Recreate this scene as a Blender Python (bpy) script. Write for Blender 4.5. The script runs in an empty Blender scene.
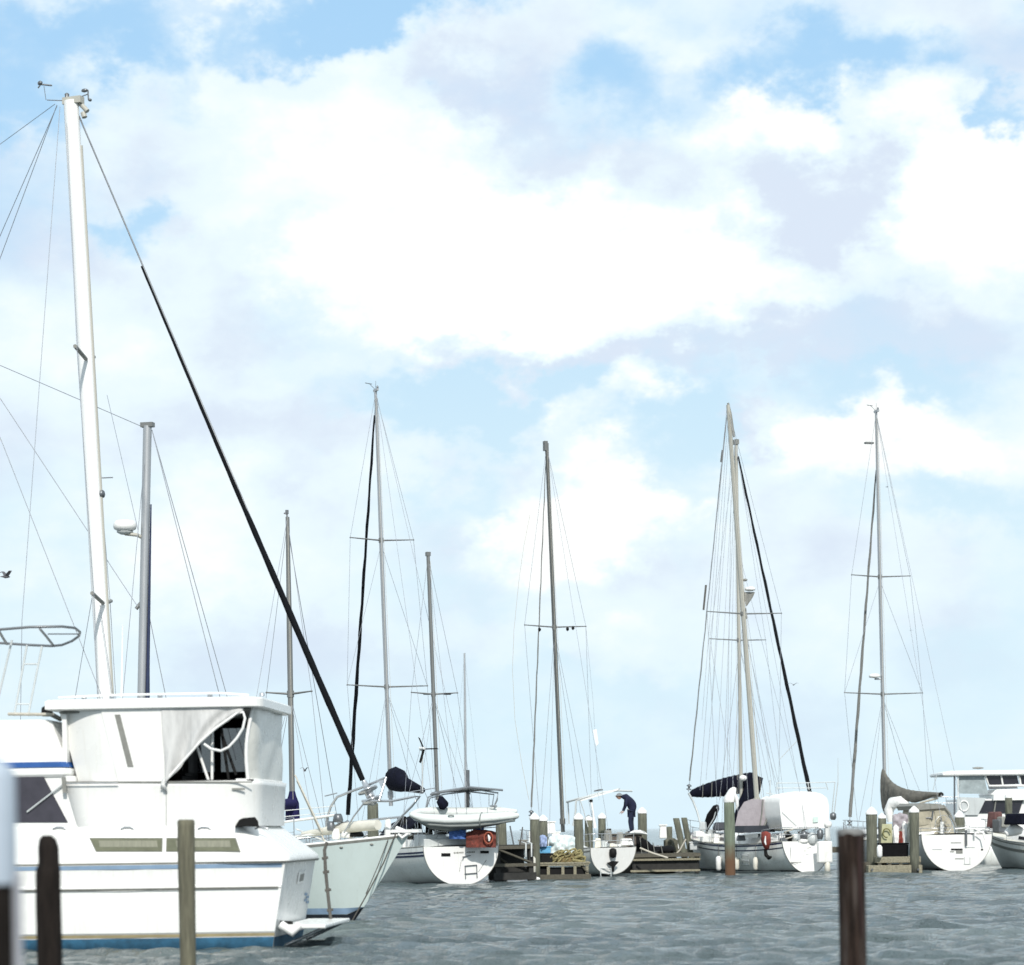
import bpy, math, random
import numpy as np
from mathutils import Vector, Matrix, noise as mnoise

random.seed(7)
R = math.radians
scene = bpy.context.scene
COL = scene.collection

# ------------------------------------------------------------------ camera
F = 2500.0; W, H = 1024, 965
CAM_H = 2.1; ROLL = R(-0.8); SH = 347.5
cd = bpy.data.cameras.new('camera'); cam = bpy.data.objects.new('camera', cd); COL.objects.link(cam)
CAMROT = Matrix.Rotation(R(90), 3, 'X') @ Matrix.Rotation(ROLL, 3, 'Z')
cam.location = (0, 0, CAM_H); cam.rotation_euler = CAMROT.to_euler()
cd.sensor_fit = 'HORIZONTAL'; cd.sensor_width = 36; cd.lens = F * 36 / W
cd.shift_y = SH / W; cd.clip_start = 0.5; cd.clip_end = 9000
cd.dof.use_dof = True; cd.dof.focus_distance = 78; cd.dof.aperture_fstop = 1.3
scene.camera = cam
scene.view_settings.view_transform = 'Standard'; scene.view_settings.look = 'None'
scene.view_settings.exposure = 0; scene.view_settings.gamma = 1

def ray(px, py):
    return CAMROT @ Vector(((px - W / 2) / F, (H / 2 - py + SH) / F, -1.0))
def P(px, py, Y):
    d = ray(px, py); t = Y / d.y
    return Vector((d.x * t, Y, CAM_H + d.z * t))

# ------------------------------------------------------------------ materials
MATS = {}
def mat(name, col, rough=0.5, metal=0.0, var=0.12, scale=3.0, bump=0.0, spec=0.5, stretch=(1, 1, 1), streak=None, alpha=None, trans=None, base_dark=None):
    if name in MATS: return MATS[name]
    m = bpy.data.materials.new(name); m.use_nodes = True
    nt = m.node_tree; n = nt.nodes; l = nt.links
    b = n['Principled BSDF']
    b.inputs['Roughness'].default_value = rough; b.inputs['Metallic'].default_value = metal
    b.inputs['Specular IOR Level'].default_value = spec
    tc = n.new('ShaderNodeTexCoord'); mp = n.new('ShaderNodeMapping'); mp.inputs['Scale'].default_value = stretch
    l.new(tc.outputs['Object'], mp.inputs[0])
    nz = n.new('ShaderNodeTexNoise'); nz.inputs['Scale'].default_value = scale; nz.inputs['Detail'].default_value = 6; nz.inputs['Roughness'].default_value = 0.65
    l.new(mp.outputs[0], nz.inputs['Vector'])
    cr = n.new('ShaderNodeValToRGB')
    c0 = [max(0, c * (1 - var)) for c in col]; c1 = [min(1, c * (1 + var * 0.6)) for c in col]
    cr.color_ramp.elements[0].position = 0.32; cr.color_ramp.elements[0].color = (*c0, 1)
    cr.color_ramp.elements[1].position = 0.68; cr.color_ramp.elements[1].color = (*c1, 1)
    l.new(nz.outputs['Fac'], cr.inputs[0]); out = cr.outputs[0]
    if streak:   # weather streaks running down
        mp2 = n.new('ShaderNodeMapping'); mp2.inputs['Scale'].default_value = (6, 6, 0.5); l.new(tc.outputs['Object'], mp2.inputs[0])
        n2 = n.new('ShaderNodeTexNoise'); n2.inputs['Scale'].default_value = 2.2; n2.inputs['Detail'].default_value = 5; l.new(mp2.outputs[0], n2.inputs['Vector'])
        r2 = n.new('ShaderNodeMapRange'); r2.inputs[1].default_value = 0.52; r2.inputs[2].default_value = 0.75; l.new(n2.outputs['Fac'], r2.inputs[0])
        mul = n.new('ShaderNodeMath'); mul.operation = 'MULTIPLY'; mul.inputs[1].default_value = streak[1]; l.new(r2.outputs[0], mul.inputs[0])
        mx = n.new('ShaderNodeMix'); mx.data_type = 'RGBA'; l.new(mul.outputs[0], mx.inputs['Factor']); l.new(out, mx.inputs['A']); mx.inputs['B'].default_value = (*streak[0], 1); out = mx.outputs['Result']
    if base_dark:   # wet darkening towards the waterline, world height
        ge = n.new('ShaderNodeNewGeometry'); sx = n.new('ShaderNodeSeparateXYZ'); l.new(ge.outputs['Position'], sx.inputs[0])
        ad = n.new('ShaderNodeMath'); ad.operation = 'MULTIPLY_ADD'; l.new(nz.outputs['Fac'], ad.inputs[0]); ad.inputs[1].default_value = 0.5; l.new(sx.outputs['Z'], ad.inputs[2])
        r3 = n.new('ShaderNodeMapRange'); r3.inputs[1].default_value = base_dark[1]; r3.inputs[2].default_value = base_dark[2]; l.new(ad.outputs[0], r3.inputs[0])
        mx = n.new('ShaderNodeMix'); mx.data_type = 'RGBA'; l.new(r3.outputs[0], mx.inputs['Factor']); mx.inputs['A'].default_value = (*base_dark[0], 1); l.new(out, mx.inputs['B']); out = mx.outputs['Result']
    l.new(out, b.inputs['Base Color'])
    if bump:
        bp = n.new('ShaderNodeBump'); bp.inputs['Strength'].default_value = bump; bp.inputs['Distance'].default_value = 0.05
        l.new(nz.outputs['Fac'], bp.inputs['Height']); l.new(bp.outputs[0], b.inputs['Normal'])
    rr = n.new('ShaderNodeMapRange'); rr.inputs[3].default_value = max(0.02, rough - 0.12); rr.inputs[4].default_value = min(1, rough + 0.12)
    l.new(nz.outputs['Fac'], rr.inputs[0]); l.new(rr.outputs[0], b.inputs['Roughness'])
    if alpha is not None: b.inputs['Alpha'].default_value = alpha
    if trans is not None:
        b.inputs['Transmission Weight'].default_value = trans; b.inputs['IOR'].default_value = 1.05
    MATS[name] = m; return m

gel = mat('gelcoat_white', (0.80, 0.80, 0.775), 0.28, var=0.035, scale=1.2, streak=((0.50, 0.46, 0.36), 0.16))
gel2 = mat('gelcoat_cool_shade', (0.60, 0.69, 0.67), 0.3, var=0.03, scale=1.5, streak=((0.42, 0.46, 0.42), 0.15))  # white hull's cool shade put into the colour
gelgrey = mat('gelcoat_grey', (0.50, 0.53, 0.53), 0.35, var=0.06, scale=1.5, streak=((0.3, 0.3, 0.28), 0.3))
gelshade = mat('gelcoat_shaded_side', (0.76, 0.78, 0.75), 0.35, var=0.07, scale=1.2, streak=((0.34, 0.33, 0.26), 0.4))  # white gelcoat greyed, hull-side shade put into the colour; streaks are weather
deckw = mat('deck_cream', (0.66, 0.64, 0.56), 0.6, var=0.12, scale=5)
canvasw = mat('canvas_white', (0.78, 0.78, 0.76), 0.85, var=0.06, scale=4, bump=0.3)
vinyl = mat('clear_vinyl', (0.58, 0.58, 0.54), 0.3, var=0.08, scale=5, bump=0.2)
vinylc = mat('vinyl_window', (0.16, 0.17, 0.19), 0.3, var=0.15, scale=3, alpha=0.62)
canvasgrey = mat('canvas_taupe', (0.34, 0.31, 0.33), 0.9, var=0.15, scale=4, bump=0.4)
canvastan = mat('canvas_tan', (0.13, 0.125, 0.108), 0.9, var=0.35, scale=5, bump=0.5)
canvaslt = mat('canvas_beige', (0.42, 0.39, 0.31), 0.8, var=0.2, scale=4, bump=0.4)
navyc = mat('canvas_navy', (0.006, 0.007, 0.016), 0.85, var=0.4, scale=6, bump=0.5, spec=0.12)
blackc = mat('canvas_black', (0.006, 0.006, 0.007), 0.8, var=0.4, scale=6, bump=0.4, spec=0.12)
purplec = mat('canvas_purple', (0.018, 0.016, 0.07), 0.85, var=0.3, scale=6, bump=0.4, spec=0.12)
bluem = mat('stripe_blue', (0.02, 0.09, 0.30), 0.35, var=0.15, scale=3)
bluepale = mat('stripe_pale_blue', (0.25, 0.36, 0.50), 0.4, var=0.15, scale=3)
antif = mat('antifouling_blue', (0.028, 0.115, 0.20), 0.8, var=0.45, scale=4, base_dark=((0.01, 0.025, 0.045), -0.1, 0.28))
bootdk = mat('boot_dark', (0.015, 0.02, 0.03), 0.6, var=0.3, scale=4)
boottan = mat('boot_tan', (0.30, 0.25, 0.14), 0.6, var=0.2, scale=4)
rubgrey = mat('rub_rail_grey', (0.22, 0.22, 0.20), 0.5, var=0.2, scale=6)
navy = mat('stripe_navy', (0.01, 0.018, 0.06), 0.3, var=0.2)
alu = mat('mast_aluminium', (0.42, 0.43, 0.44), 0.42, 0.55, var=0.12, scale=3, stretch=(1, 1, 0.1))
aludk = mat('mast_weathered', (0.20, 0.205, 0.20), 0.5, 0.4, var=0.2, scale=3, stretch=(1, 1, 0.1))
mastw = mat('mast_white', (0.80, 0.80, 0.79), 0.35, var=0.05, scale=2, stretch=(1, 1, 0.1))
mastcream = mat('mast_cream', (0.42, 0.41, 0.36), 0.5, var=0.1, scale=2, stretch=(1, 1, 0.1))
steel = mat('steel', (0.52, 0.53, 0.54), 0.25, 0.8, var=0.1)
steeldk = mat('steel_dark', (0.16, 0.17, 0.18), 0.4, 0.6, var=0.2)
wirem = mat('rigging_wire', (0.30, 0.32, 0.35), 0.5, 0.4, var=0.1)
ropew = mat('rope', (0.50, 0.47, 0.40), 0.9, var=0.2, scale=20)
roped = mat('rope_dark', (0.10, 0.095, 0.085), 0.9, var=0.3, scale=20)
furlblk = mat('furled_sail_black', (0.004, 0.005, 0.007), 0.75, var=0.4, scale=6, bump=0.5, spec=0.12)
furlgrey = mat('furled_sail_grey', (0.20, 0.20, 0.19), 0.8, var=0.2, scale=6, bump=0.4)
furlblue = mat('furled_sail_blue', (0.014, 0.026, 0.075), 0.7, var=0.3, scale=6)
dark = mat('interior_shade', (0.012, 0.012, 0.013), 0.6, var=0.3, spec=0.12)  # shade of enclosed spaces put into a near-black colour
glassd = mat('tinted_glass', (0.022, 0.022, 0.030), 0.12, var=0.3, scale=2)
glassol = mat('olive_glass', (0.15, 0.155, 0.10), 0.2, var=0.25, scale=4)
tintpanel = mat('dark_screen', (0.045, 0.042, 0.055), 0.35, var=0.2, scale=4)
rubber = mat('rubber_black', (0.012, 0.012, 0.012), 0.6, spec=0.12)
whitepl = mat('plastic_white', (0.80, 0.80, 0.78), 0.4, var=0.04, streak=((0.4, 0.38, 0.3), 0.2))
hypalon = mat('inflatable_tube', (0.60, 0.63, 0.61), 0.5, var=0.05, scale=3)
hypgrey = mat('inflatable_grey', (0.20, 0.22, 0.21), 0.6, var=0.1)
redc = mat('canvas_red', (0.20, 0.035, 0.024), 0.8, var=0.35, scale=7, bump=0.4)
orangec = mat('ring_orange', (0.30, 0.07, 0.035), 0.6, var=0.15)
bluec = mat('cloth_blue', (0.05, 0.12, 0.34), 0.8, var=0.3, scale=6)
skyblue = mat('tub_blue', (0.12, 0.38, 0.62), 0.6, var=0.2, scale=5)
yellowr = mat('rope_yellow', (0.27, 0.235, 0.11), 0.9, var=0.5, scale=9, bump=0.5)
wood_pile = mat('piling_wood', (0.135, 0.14, 0.105), 0.9, var=0.4, scale=5, bump=0.7, stretch=(3, 3, 0.35), streak=((0.05, 0.05, 0.04), 0.6), base_dark=((0.02, 0.02, 0.016), 0.25, 0.9))
wood_rust = mat('piling_rusty', (0.16, 0.19, 0.14), 0.9, var=0.35, scale=5, bump=0.7, stretch=(3, 3, 0.35), base_dark=((0.12, 0.065, 0.035), .9, 1.8))
wood_tar = mat('piling_tarred', (0.018, 0.014, 0.012), 0.8, var=0.5, scale=6, bump=0.8, stretch=(3, 3, 0.4), spec=0.12)
wood_brown = mat('piling_brown', (0.036, 0.024, 0.019), 0.95, var=0.8, scale=8, bump=1.0, stretch=(5, 5, 0.25), streak=((0.12, 0.10, 0.09), 0.8), spec=.15)
wood_red = mat('piling_red_heart', (0.024, 0.009, 0.008), 0.9, var=0.5, scale=8, bump=0.5, stretch=(4, 4, 0.3))
wood_olive = mat('piling_olive', (0.145, 0.138, 0.095), 0.9, var=0.45, scale=6, bump=0.8, stretch=(4, 4, 0.3), streak=((0.06, 0.06, 0.04), 0.6))
wood_dock = mat('dock_timber', (0.10, 0.093, 0.072), 0.9, var=0.35, scale=4, bump=0.5, stretch=(0.6, 4, 4))
wood_pale = mat('dock_plank_pale', (0.27, 0.25, 0.18), 0.9, var=0.5, scale=4, bump=0.5, stretch=(0.6, 4, 4))
wood_dark = mat('dock_dark', (0.03, 0.03, 0.028), 0.9, var=0.4, scale=4, bump=0.4)
capw = mat('cap_white', (0.80, 0.80, 0.78), 0.5, var=0.04)
skin = mat('skin', (0.42, 0.24, 0.17), 0.6, var=0.1)
jacket = mat('jacket_navy', (0.006, 0.009, 0.035), 0.85, var=0.3, scale=8, bump=0.3)
jeans = mat('jeans', (0.008, 0.014, 0.040), 0.9, var=0.3, scale=8, bump=0.3)
hatgrey = mat('hat_grey', (0.20, 0.22, 0.23), 0.9, var=0.2)
gull = mat('gull_feathers', (0.10, 0.10, 0.11), 0.8, var=0.3)
gullw = mat('gull_white', (0.7, 0.7, 0.7), 0.8, var=0.1)
hullblack = mat('hull_black', (0.016, 0.018, 0.018), 0.5, var=0.3)

# ------------------------------------------------------------------ mesh builder
class MB:
    def __init__(s): s.v = []; s.f = []; s.s = []; s.m = []; s.cm = 0
    def add(s, vs, fs, smooth=False):
        o = len(s.v); s.v += [Vector(p) for p in vs]
        for f in fs: s.f.append([i + o for i in f]); s.s.append(smooth); s.m.append(s.cm)
        return s
    def box(s, c, size, rz=0, top=1.0, tilt=None):
        x, y, z = [d / 2 for d in size]
        vs = [Vector((sx * x * (top if sz > 0 else 1), sy * y * (top if sz > 0 else 1), sz * z)) for sz in (-1, 1) for sy in (-1, 1) for sx in (-1, 1)]
        M = Matrix.Rotation(rz, 3, 'Z')
        if tilt: M = M @ Matrix.Rotation(tilt[0], 3, 'X') @ Matrix.Rotation(tilt[1], 3, 'Y')
        return s.add([M @ p + Vector(c) for p in vs], [(0, 2, 3, 1), (4, 5, 7, 6), (0, 1, 5, 4), (2, 6, 7, 3), (0, 4, 6, 2), (1, 3, 7, 5)])
    def prism(s, poly, off):
        n = len(poly); off = Vector(off); a = [Vector(p) for p in poly]
        vs = a + [p + off for p in a]
        fs = [list(range(n))[::-1], [i + n for i in range(n)]] + [(i, (i + 1) % n, (i + 1) % n + n, i + n) for i in range(n)]
        return s.add(vs, fs)
    def loft(s, rings, closed=True, caps=True, smooth=True):
        n = len(rings[0]); vs = [p for r in rings for p in r]; fs = []
        for i in range(len(rings) - 1):
            for j in range(n if closed else n - 1):
                k = (j + 1) % n; fs.append((i * n + j, i * n + k, (i + 1) * n + k, (i + 1) * n + j))
        s.add(vs, fs, smooth)
        if caps and closed:
            s.add(rings[0], [list(range(n))[::-1]]); s.add(rings[-1], [list(range(n))])
        return s
    def tube(s, pts, r, seg=8, flat=None, caps=True):
        pts = [Vector(p) for p in pts]; n = len(pts)
        rr = r if isinstance(r, (list, tuple)) else [r] * n
        rings = []; up = None
        for i, p in enumerate(pts):
            a = pts[max(0, i - 1)]; b = pts[min(n - 1, i + 1)]; t = (b - a)
            t = t.normalized() if t.length > 1e-9 else Vector((0, 0, 1))
            if up is None: up = Vector((0, 0, 1)) if abs(t.z) < 0.9 else Vector((1, 0, 0))
            x = (up - t * up.dot(t)).normalized(); up = x; y = t.cross(x)
            fx, fy = flat or (1, 1)
            rings.append([p + (x * math.cos(q) * fx + y * math.sin(q) * fy) * rr[i] for q in [2 * math.pi * k / seg for k in range(seg)]])
        return s.loft(rings, True, caps)
    def ell(s, c, r, seg=12, rings=8, zmin=-1.0):
        c = Vector(c); rs = []
        for i in range(rings + 1):
            z = zmin + (1 - zmin) * i / rings; z = max(-0.999, min(0.999, z)); q = math.sqrt(1 - z * z)
            rs.append([c + Vector((r[0] * q * math.cos(2 * math.pi * k / seg), r[1] * q * math.sin(2 * math.pi * k / seg), r[2] * z)) for k in range(seg)])
        return s.loft(rs)
    def lathe(s, c, prof, seg=16, wob=0.0, axis=None):
        c = Vector(c); rs = []
        for i, (r, z) in enumerate(prof):
            rs.append([c + Vector((r * (1 + wob * mnoise.noise(Vector((math.cos(a) * 1.3 + c.x, math.sin(a) * 1.3 + c.y, z * 1.2)))) * math.cos(a), r * (1 + wob * mnoise.noise(Vector((math.cos(a) * 1.3 + c.x + 5, math.sin(a) * 1.3, z * 1.2)))) * math.sin(a), z)) for a in [2 * math.pi * k / seg for k in range(seg)]])
        return s.loft(rs)
    def grid(s, rows, smooth=True):
        return s.loft(rows, closed=False, caps=False, smooth=smooth)
    def sheet(s, rows, th=0.02):
        """a grid with thickness: front rows plus a back copy and rim"""
        n = len(rows); m = len(rows[0])
        c = (Vector(rows[0][-1]) - Vector(rows[0][0])).cross(Vector(rows[-1][0]) - Vector(rows[0][0]))
        c = c.normalized() * th
        back = [[Vector(p) - c for p in r] for r in rows]
        s.grid(rows); s.grid([r[::-1] for r in back])
        rim = [rows[0][j] for j in range(m)] + [rows[i][-1] for i in range(1, n)] + [rows[-1][j] for j in range(m - 2, -1, -1)] + [rows[i][0] for i in range(n - 2, 0, -1)]
        return s.loft([[Vector(p) for p in rim], [Vector(p) - c for p in rim]], True, False, False)
    def build(s, name, material, parent=None, label=None, bevel=0.0, xf=None):
        me = bpy.data.meshes.new(name)
        vs = [xf @ p for p in s.v] if xf else s.v
        me.from_pydata([tuple(p) for p in vs], [], s.f)
        ms = material if isinstance(material, (list, tuple)) else [material]
        for m_ in ms: me.materials.append(m_)
        me.polygons.foreach_set('use_smooth', s.s); me.polygons.foreach_set('material_index', s.m); me.update()
        o = bpy.data.objects.new(name, me); COL.objects.link(o)
        if parent: o.parent = parent
        if label: o['label'] = label
        if bevel:
            bv = o.modifiers.new('bevel', 'BEVEL'); bv.width = bevel; bv.segments = 2; bv.limit_method = 'ANGLE'
        return o

def tag(o, label=None, cat=None, group=None, kind=None):
    if label: o['label'] = label
    if cat: o['category'] = cat
    if group: o['group'] = group
    if kind: o['kind'] = kind
    return o
def empty(name, loc, rz=0, label=None, cat=None, group=None):
    o = bpy.data.objects.new(name, None); COL.objects.link(o); o.location = loc; o.rotation_euler = (0, 0, rz)
    o.empty_display_size = 0.3
    return tag(o, label, cat, group)

class Frame:
    """a thing's own frame: x forward, y to port, z up"""
    def __init__(s, origin, heading, name, label, cat, group=None):
        s.o = Vector((origin[0], origin[1], 0)); s.a = math.atan2(heading[1], heading[0])
        s.M = Matrix.Translation(s.o) @ Matrix.Rotation(s.a, 4, 'Z'); s.I = s.M.inverted()
        s.root = empty(name, s.o, s.a, label, cat, group)
    def l(s, w): return s.I @ Vector(w)
    def w(s, p): return s.M @ Vector(p)
    def p(s, px, py, Y): return s.l(P(px, py, Y))
    def side(s, px, py, w):    # ray meets the plane local y = w
        a = s.l((0, 0, CAM_H)); b = s.l(Vector((0, 0, CAM_H)) + ray(px, py)) - a
        t = (w - a.y) / b.y; return a + b * t
    def end(s, px, py, x):
        a = s.l((0, 0, CAM_H)); b = s.l(Vector((0, 0, CAM_H)) + ray(px, py)) - a
        t = (x - a.x) / b.x; return a + b * t
    def part(s, mb, name, m, parent=None, label=None, bevel=0):
        return mb.build(name, m, parent or s.root, label, bevel)

def lerp(a, b, t): return a + (b - a) * t
def sm(a, b, x):
    t = max(0, min(1, (x - a) / (b - a))); return t * t * (3 - 2 * t)

def wire(fr, a, b, name='shroud', r=0.009, m=None, parent=None, sag=0.0, n=1):
    a = Vector(a); b = Vector(b); pts = []
    n = 8 if sag else 1
    for i in range(n + 1):
        t = i / n; p = a.lerp(b, t); p.z -= sag * 4 * t * (1 - t); pts.append(p)
    return MB().tube(pts, r, 5).build(name, m or wirem, parent or fr.root)

# ------------------------------------------------------------------ sailboat hull
class Hull:
    def __init__(s, L, B, fb, tr=0.8, zk0=-0.06, tw=0.86, zmid=-0.5, rake=0.0, pw=2.2, flare=1.0):
        s.L, s.B, s.fb, s.tr, s.zk0, s.tw, s.zmid, s.rake, s.pw, s.flare = L, B, fb, tr, zk0, tw, zmid, rake, pw, flare
    def b(s, t):
        if t < .42: return s.B / 2 * lerp(s.tr, 1, math.sin(t / .42 * math.pi / 2))
        return s.B / 2 * max(0.0, 1 - ((t - .42) / .58) ** s.pw)
    def zs(s, t):
        a, b, c = s.fb
        return b + (c - b) * ((t - .3) / .7) ** 2 if t > .3 else b + (a - b) * ((.3 - t) / .3) ** 2
    def zk(s, t):
        if t < .4: return lerp(s.zk0, s.zmid, sm(0, .4, t))
        if t < s.tw: return lerp(s.zmid, -0.12, sm(.4, s.tw, t))
        return lerp(-0.12, s.zs(1), ((t - s.tw) / (1 - s.tw)) ** 1.05)
    def half(s, t, z):
        zk, zs = s.zk(t), s.zs(t); q = max(0, min(1, (z - zk) / max(1e-6, zs - zk)))
        rnd = (1 - (1 - q) ** 2) ** 0.46; vee = q ** (0.75 * s.flare); k = sm(.45, .95, t)
        return s.b(t) * lerp(rnd, vee, k)
    def pt(s, t, z, side=1, off=0.0):
        zz = z; x = t * s.L - (s.rake * (1 - t) ** 6) * (z / s.fb[0])
        return Vector((x, side * (s.half(t, z) + off), zz))
    def hull(s, fr, m, label=None):
        mb = MB(); NT, NQ = 40, 14; rings = []
        for i in range(NT + 1):
            t = i / NT; zk, zs = s.zk(t), s.zs(t); row = []
            qs = [1 - math.cos(j / NQ * math.pi / 2) for j in range(NQ + 1)]
            for sd in (1, -1):
                rr = [s.pt(t, lerp(zk, zs, q), sd) for q in qs]
                row += rr[::-1] if sd == 1 else rr[1:]
            rings.append(row)
        mb.grid(rings)
        mb.add(rings[0], [list(range(len(rings[0])))])
        # deck
        rows = []
        for i in range(NT + 1):
            t = i / NT; b = s.b(t); rows.append([Vector((t * s.L - s.rake * (1 - t) ** 6, b * y, s.zs(t) - 0.012 + 0.05 * b * (1 - y * y))) for y in (-1, -.5, 0, .5, 1)])
        mb.cm = 1; mb.grid(rows)
        return fr.part(mb, 'hull', [m, deckw], label=label)
    def band(s, fr, d0, d1, m, name='stripe', t0=0.0, t1=1.0, wl=False, parent=None, sides=(1, -1)):
        mb = MB(); n = 40
        for sd in sides:
            rows = []
            for i in range(n + 1):
                t = lerp(t0, t1, i / n)
                if wl: za, zb = d0, d1
                else: za, zb = s.zs(t) - d0, s.zs(t) - d1
                za = max(za, s.zk(t)); zb = max(zb, s.zk(t))
                rows.append([s.pt(t, z, sd, 0.006) for z in (za, (za + zb) / 2, zb)])
            mb.grid(rows)
        return fr.part(mb, name, m, parent)
    def rail(s, fr, m=None):
        for sd in (1, -1):
            mb = MB(); mb.tube([s.pt(i / 30, s.zs(i / 30), sd, -0.015) + Vector((0, 0, .02)) for i in range(31)], 0.028, 6)
            fr.part(mb, 'toe_rail', m or wood_dock)
    def stanchions(s, fr, t0=.1, t1=.84, n=6, h=.62, m=None):
        m = m or steel
        for sd in (1, -1):
            tops = []
            for i in range(n):
                t = lerp(t0, t1, i / (n - 1)); p = s.pt(t, s.zs(t), sd, -0.06); tops.append(p + Vector((0, 0, h)))
                fr.part(MB().tube([p, p + Vector((0, 0, h))], 0.014, 6), 'stanchion', m)
            for k in (1, .5):
                fr.part(MB().tube([p - Vector((0, 0, h * (1 - k))) for p in tops], 0.007, 5), 'lifeline', m)
    def pulpit(s, fr, h=.65, t0=.86, m=None, r=0.016):
        mb = MB(); top = []; mid = []
        for sd in (1, -1):
            seg = [s.pt(t, s.zs(t), sd, -0.05) for t in (t0, .92, .97)]
            for p in seg: mb.tube([p, p + Vector((0.03, 0, h))], r, 6)
            a = [p + Vector((0.03, 0, h)) for p in seg]; b_ = [p + Vector((0.015, 0, h * .5)) for p in seg]
            if sd == 1: top += a; mid += b_
            else: top += a[::-1]; mid += b_[::-1]
        k = len(top) // 2; nose = Vector((s.L * 1.01, 0, s.zs(1) + h))
        mb.tube(top[:k] + [nose + Vector((-.02, .09, 0)), nose + Vector((-.02, -.09, 0))] + top[k:], r * 1.1, 6)
        mb.tube(mid[:k], r * .8, 6); mb.tube(mid[k:], r * .8, 6)
        return fr.part(mb, 'pulpit', m or steel)
    def pushpit(s, fr, h=.62, t1=.12, m=None, r=0.016, gate=True):
        mb = MB(); top = []
        ps = [s.pt(t1, s.zs(t1), 1, -.06), s.pt(.01, s.zs(0), 1, -.06), Vector((.05, s.b(0) * .35, s.zs(0))), Vector((.05, -s.b(0) * .35, s.zs(0))), s.pt(.01, s.zs(0), -1, -.06), s.pt(t1, s.zs(t1), -1, -.06)]
        for p in ps: mb.tube([p, p + Vector((0, 0, h))], r, 6)
        for k in (1, .5): mb.tube([p + Vector((0, 0, h * k)) for p in ps], r, 6)
        return fr.part(mb, 'pushpit', m or steel)
    def cabin(s, fr, t0=.36, t1=.74, h=.42, m=None, wk=.58, wins=3, wm=None):
        rings = []; n = 12
        for i in range(n + 1):
            t = lerp(t0, t1, i / n); w = s.b(t) * wk; hh = h * sm(1.05, .8, i / n) + .03; z = s.zs(t); x = t * s.L
            if i == n: x += 0.3; hh = .03
            rings.append([Vector((x, w * 1.08, z - .02)), Vector((x, w, z + hh * .8)), Vector((x, w * .85, z + hh)), Vector((x, 0, z + hh + .06)), Vector((x, -w * .85, z + hh)), Vector((x, -w, z + hh * .8)), Vector((x, -w * 1.08, z - .02))])
        mb = MB(); mb.loft(rings, closed=False, caps=False); mb.add(rings[0], [list(range(7))]); c = fr.part(mb, 'cabin', m or gel)
        for sd in (1, -1):
            for k in range(wins):
                ta = lerp(t0, t1, .12 + .8 * k / wins * .85); tb = ta + (t1 - t0) * .17
                q = []
                for t, f in ((ta, .3), (tb, .3), (tb, .68), (ta, .68)):
                    w = s.b(t) * wk; q.append(Vector((t * s.L, sd * (lerp(w * 1.08, w, f / .8) + .012), s.zs(t) + h * f)))
                fr.part(MB().prism(q, (0, sd * .008, 0)), 'cabin_window', wm or glassd, c)
        hc = s.zs((t0 + t1) / 2) + h
        for t in (lerp(t0, t1, .78), lerp(t0, t1, .3)):
            fr.part(MB().box((t * s.L, 0, s.zs(t) + h + .09), (.5, .5, .07)), 'hatch', glassd, c, bevel=.015)
        return c
    def coaming(s, fr, t0=.05, t1=.36, h=.28, m=None):
        for sd in (1, -1):
            rows = []
            for i in range(9):
                t = lerp(t0, t1, i / 8); w = s.b(t) * .68; z = s.zs(t); x = t * s.L; hh = h * sm(-.1, .4, i / 8)
                rows.append([Vector((x, sd * (w + .12), z - .02)), Vector((x, sd * (w + .06), z + hh)), Vector((x, sd * (w - .06), z + hh)), Vector((x, sd * (w - .1), z - .02))])
            c = fr.part(MB().loft(rows, True, True, False), 'coaming', m or gel, bevel=.02)
            t = lerp(t0, t1, .6)
            fr.part(MB().lathe((t * s.L, sd * s.b(t) * .68, s.zs(t) + h), [(.07, 0), (.075, .03), (.05, .07), (.06, .15), (.02, .16)], 10), 'winch', steel, c)
    def helm(s, fr, t=.14, r=.42):
        x = t * s.L; z = s.zs(t)
        p = fr.part(MB().tube([(x, 0, z - .1), (x, 0, z + .75)], [.11, .08], 8), 'helm_pedestal', gel)
        mb = MB(); c = Vector((x - .15, 0, z + .62))
        mb.tube([c + Vector((0, r * math.cos(a), r * math.sin(a))) for a in [2 * math.pi * k / 20 for k in range(21)]], .014, 5)
        for k in range(6):
            a = math.pi * k / 3; mb.tube([c, c + Vector((0, r * math.cos(a), r * math.sin(a)))], .008, 4)
        fr.part(mb, 'steering_wheel', steel, p)

def hoop_cover(fr, x0, x1, w, z0, h, m, name='bimini', nx=7, crown=.85, droop=.0, ny=11, th=.02):
    """cloth stretched over hoops: arched sheet"""
    rows = []
    for i in range(nx):
        u = i / (nx - 1); x = lerp(x0, x1, u); row = []
        for j in range(ny):
            v = -1 + 2 * j / (ny - 1); q = 1 - abs(v) ** 2.6
            row.append(Vector((x, w * v * (1 if abs(v) < .99 else 1.0), z0 + h * (1 - abs(v) ** 3.0) + .04 * math.sin(u * math.pi) - droop * (2 * u - 1) ** 2)))
        rows.append(row)
    return fr.part(MB().sheet(rows, th), name, m)

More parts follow.
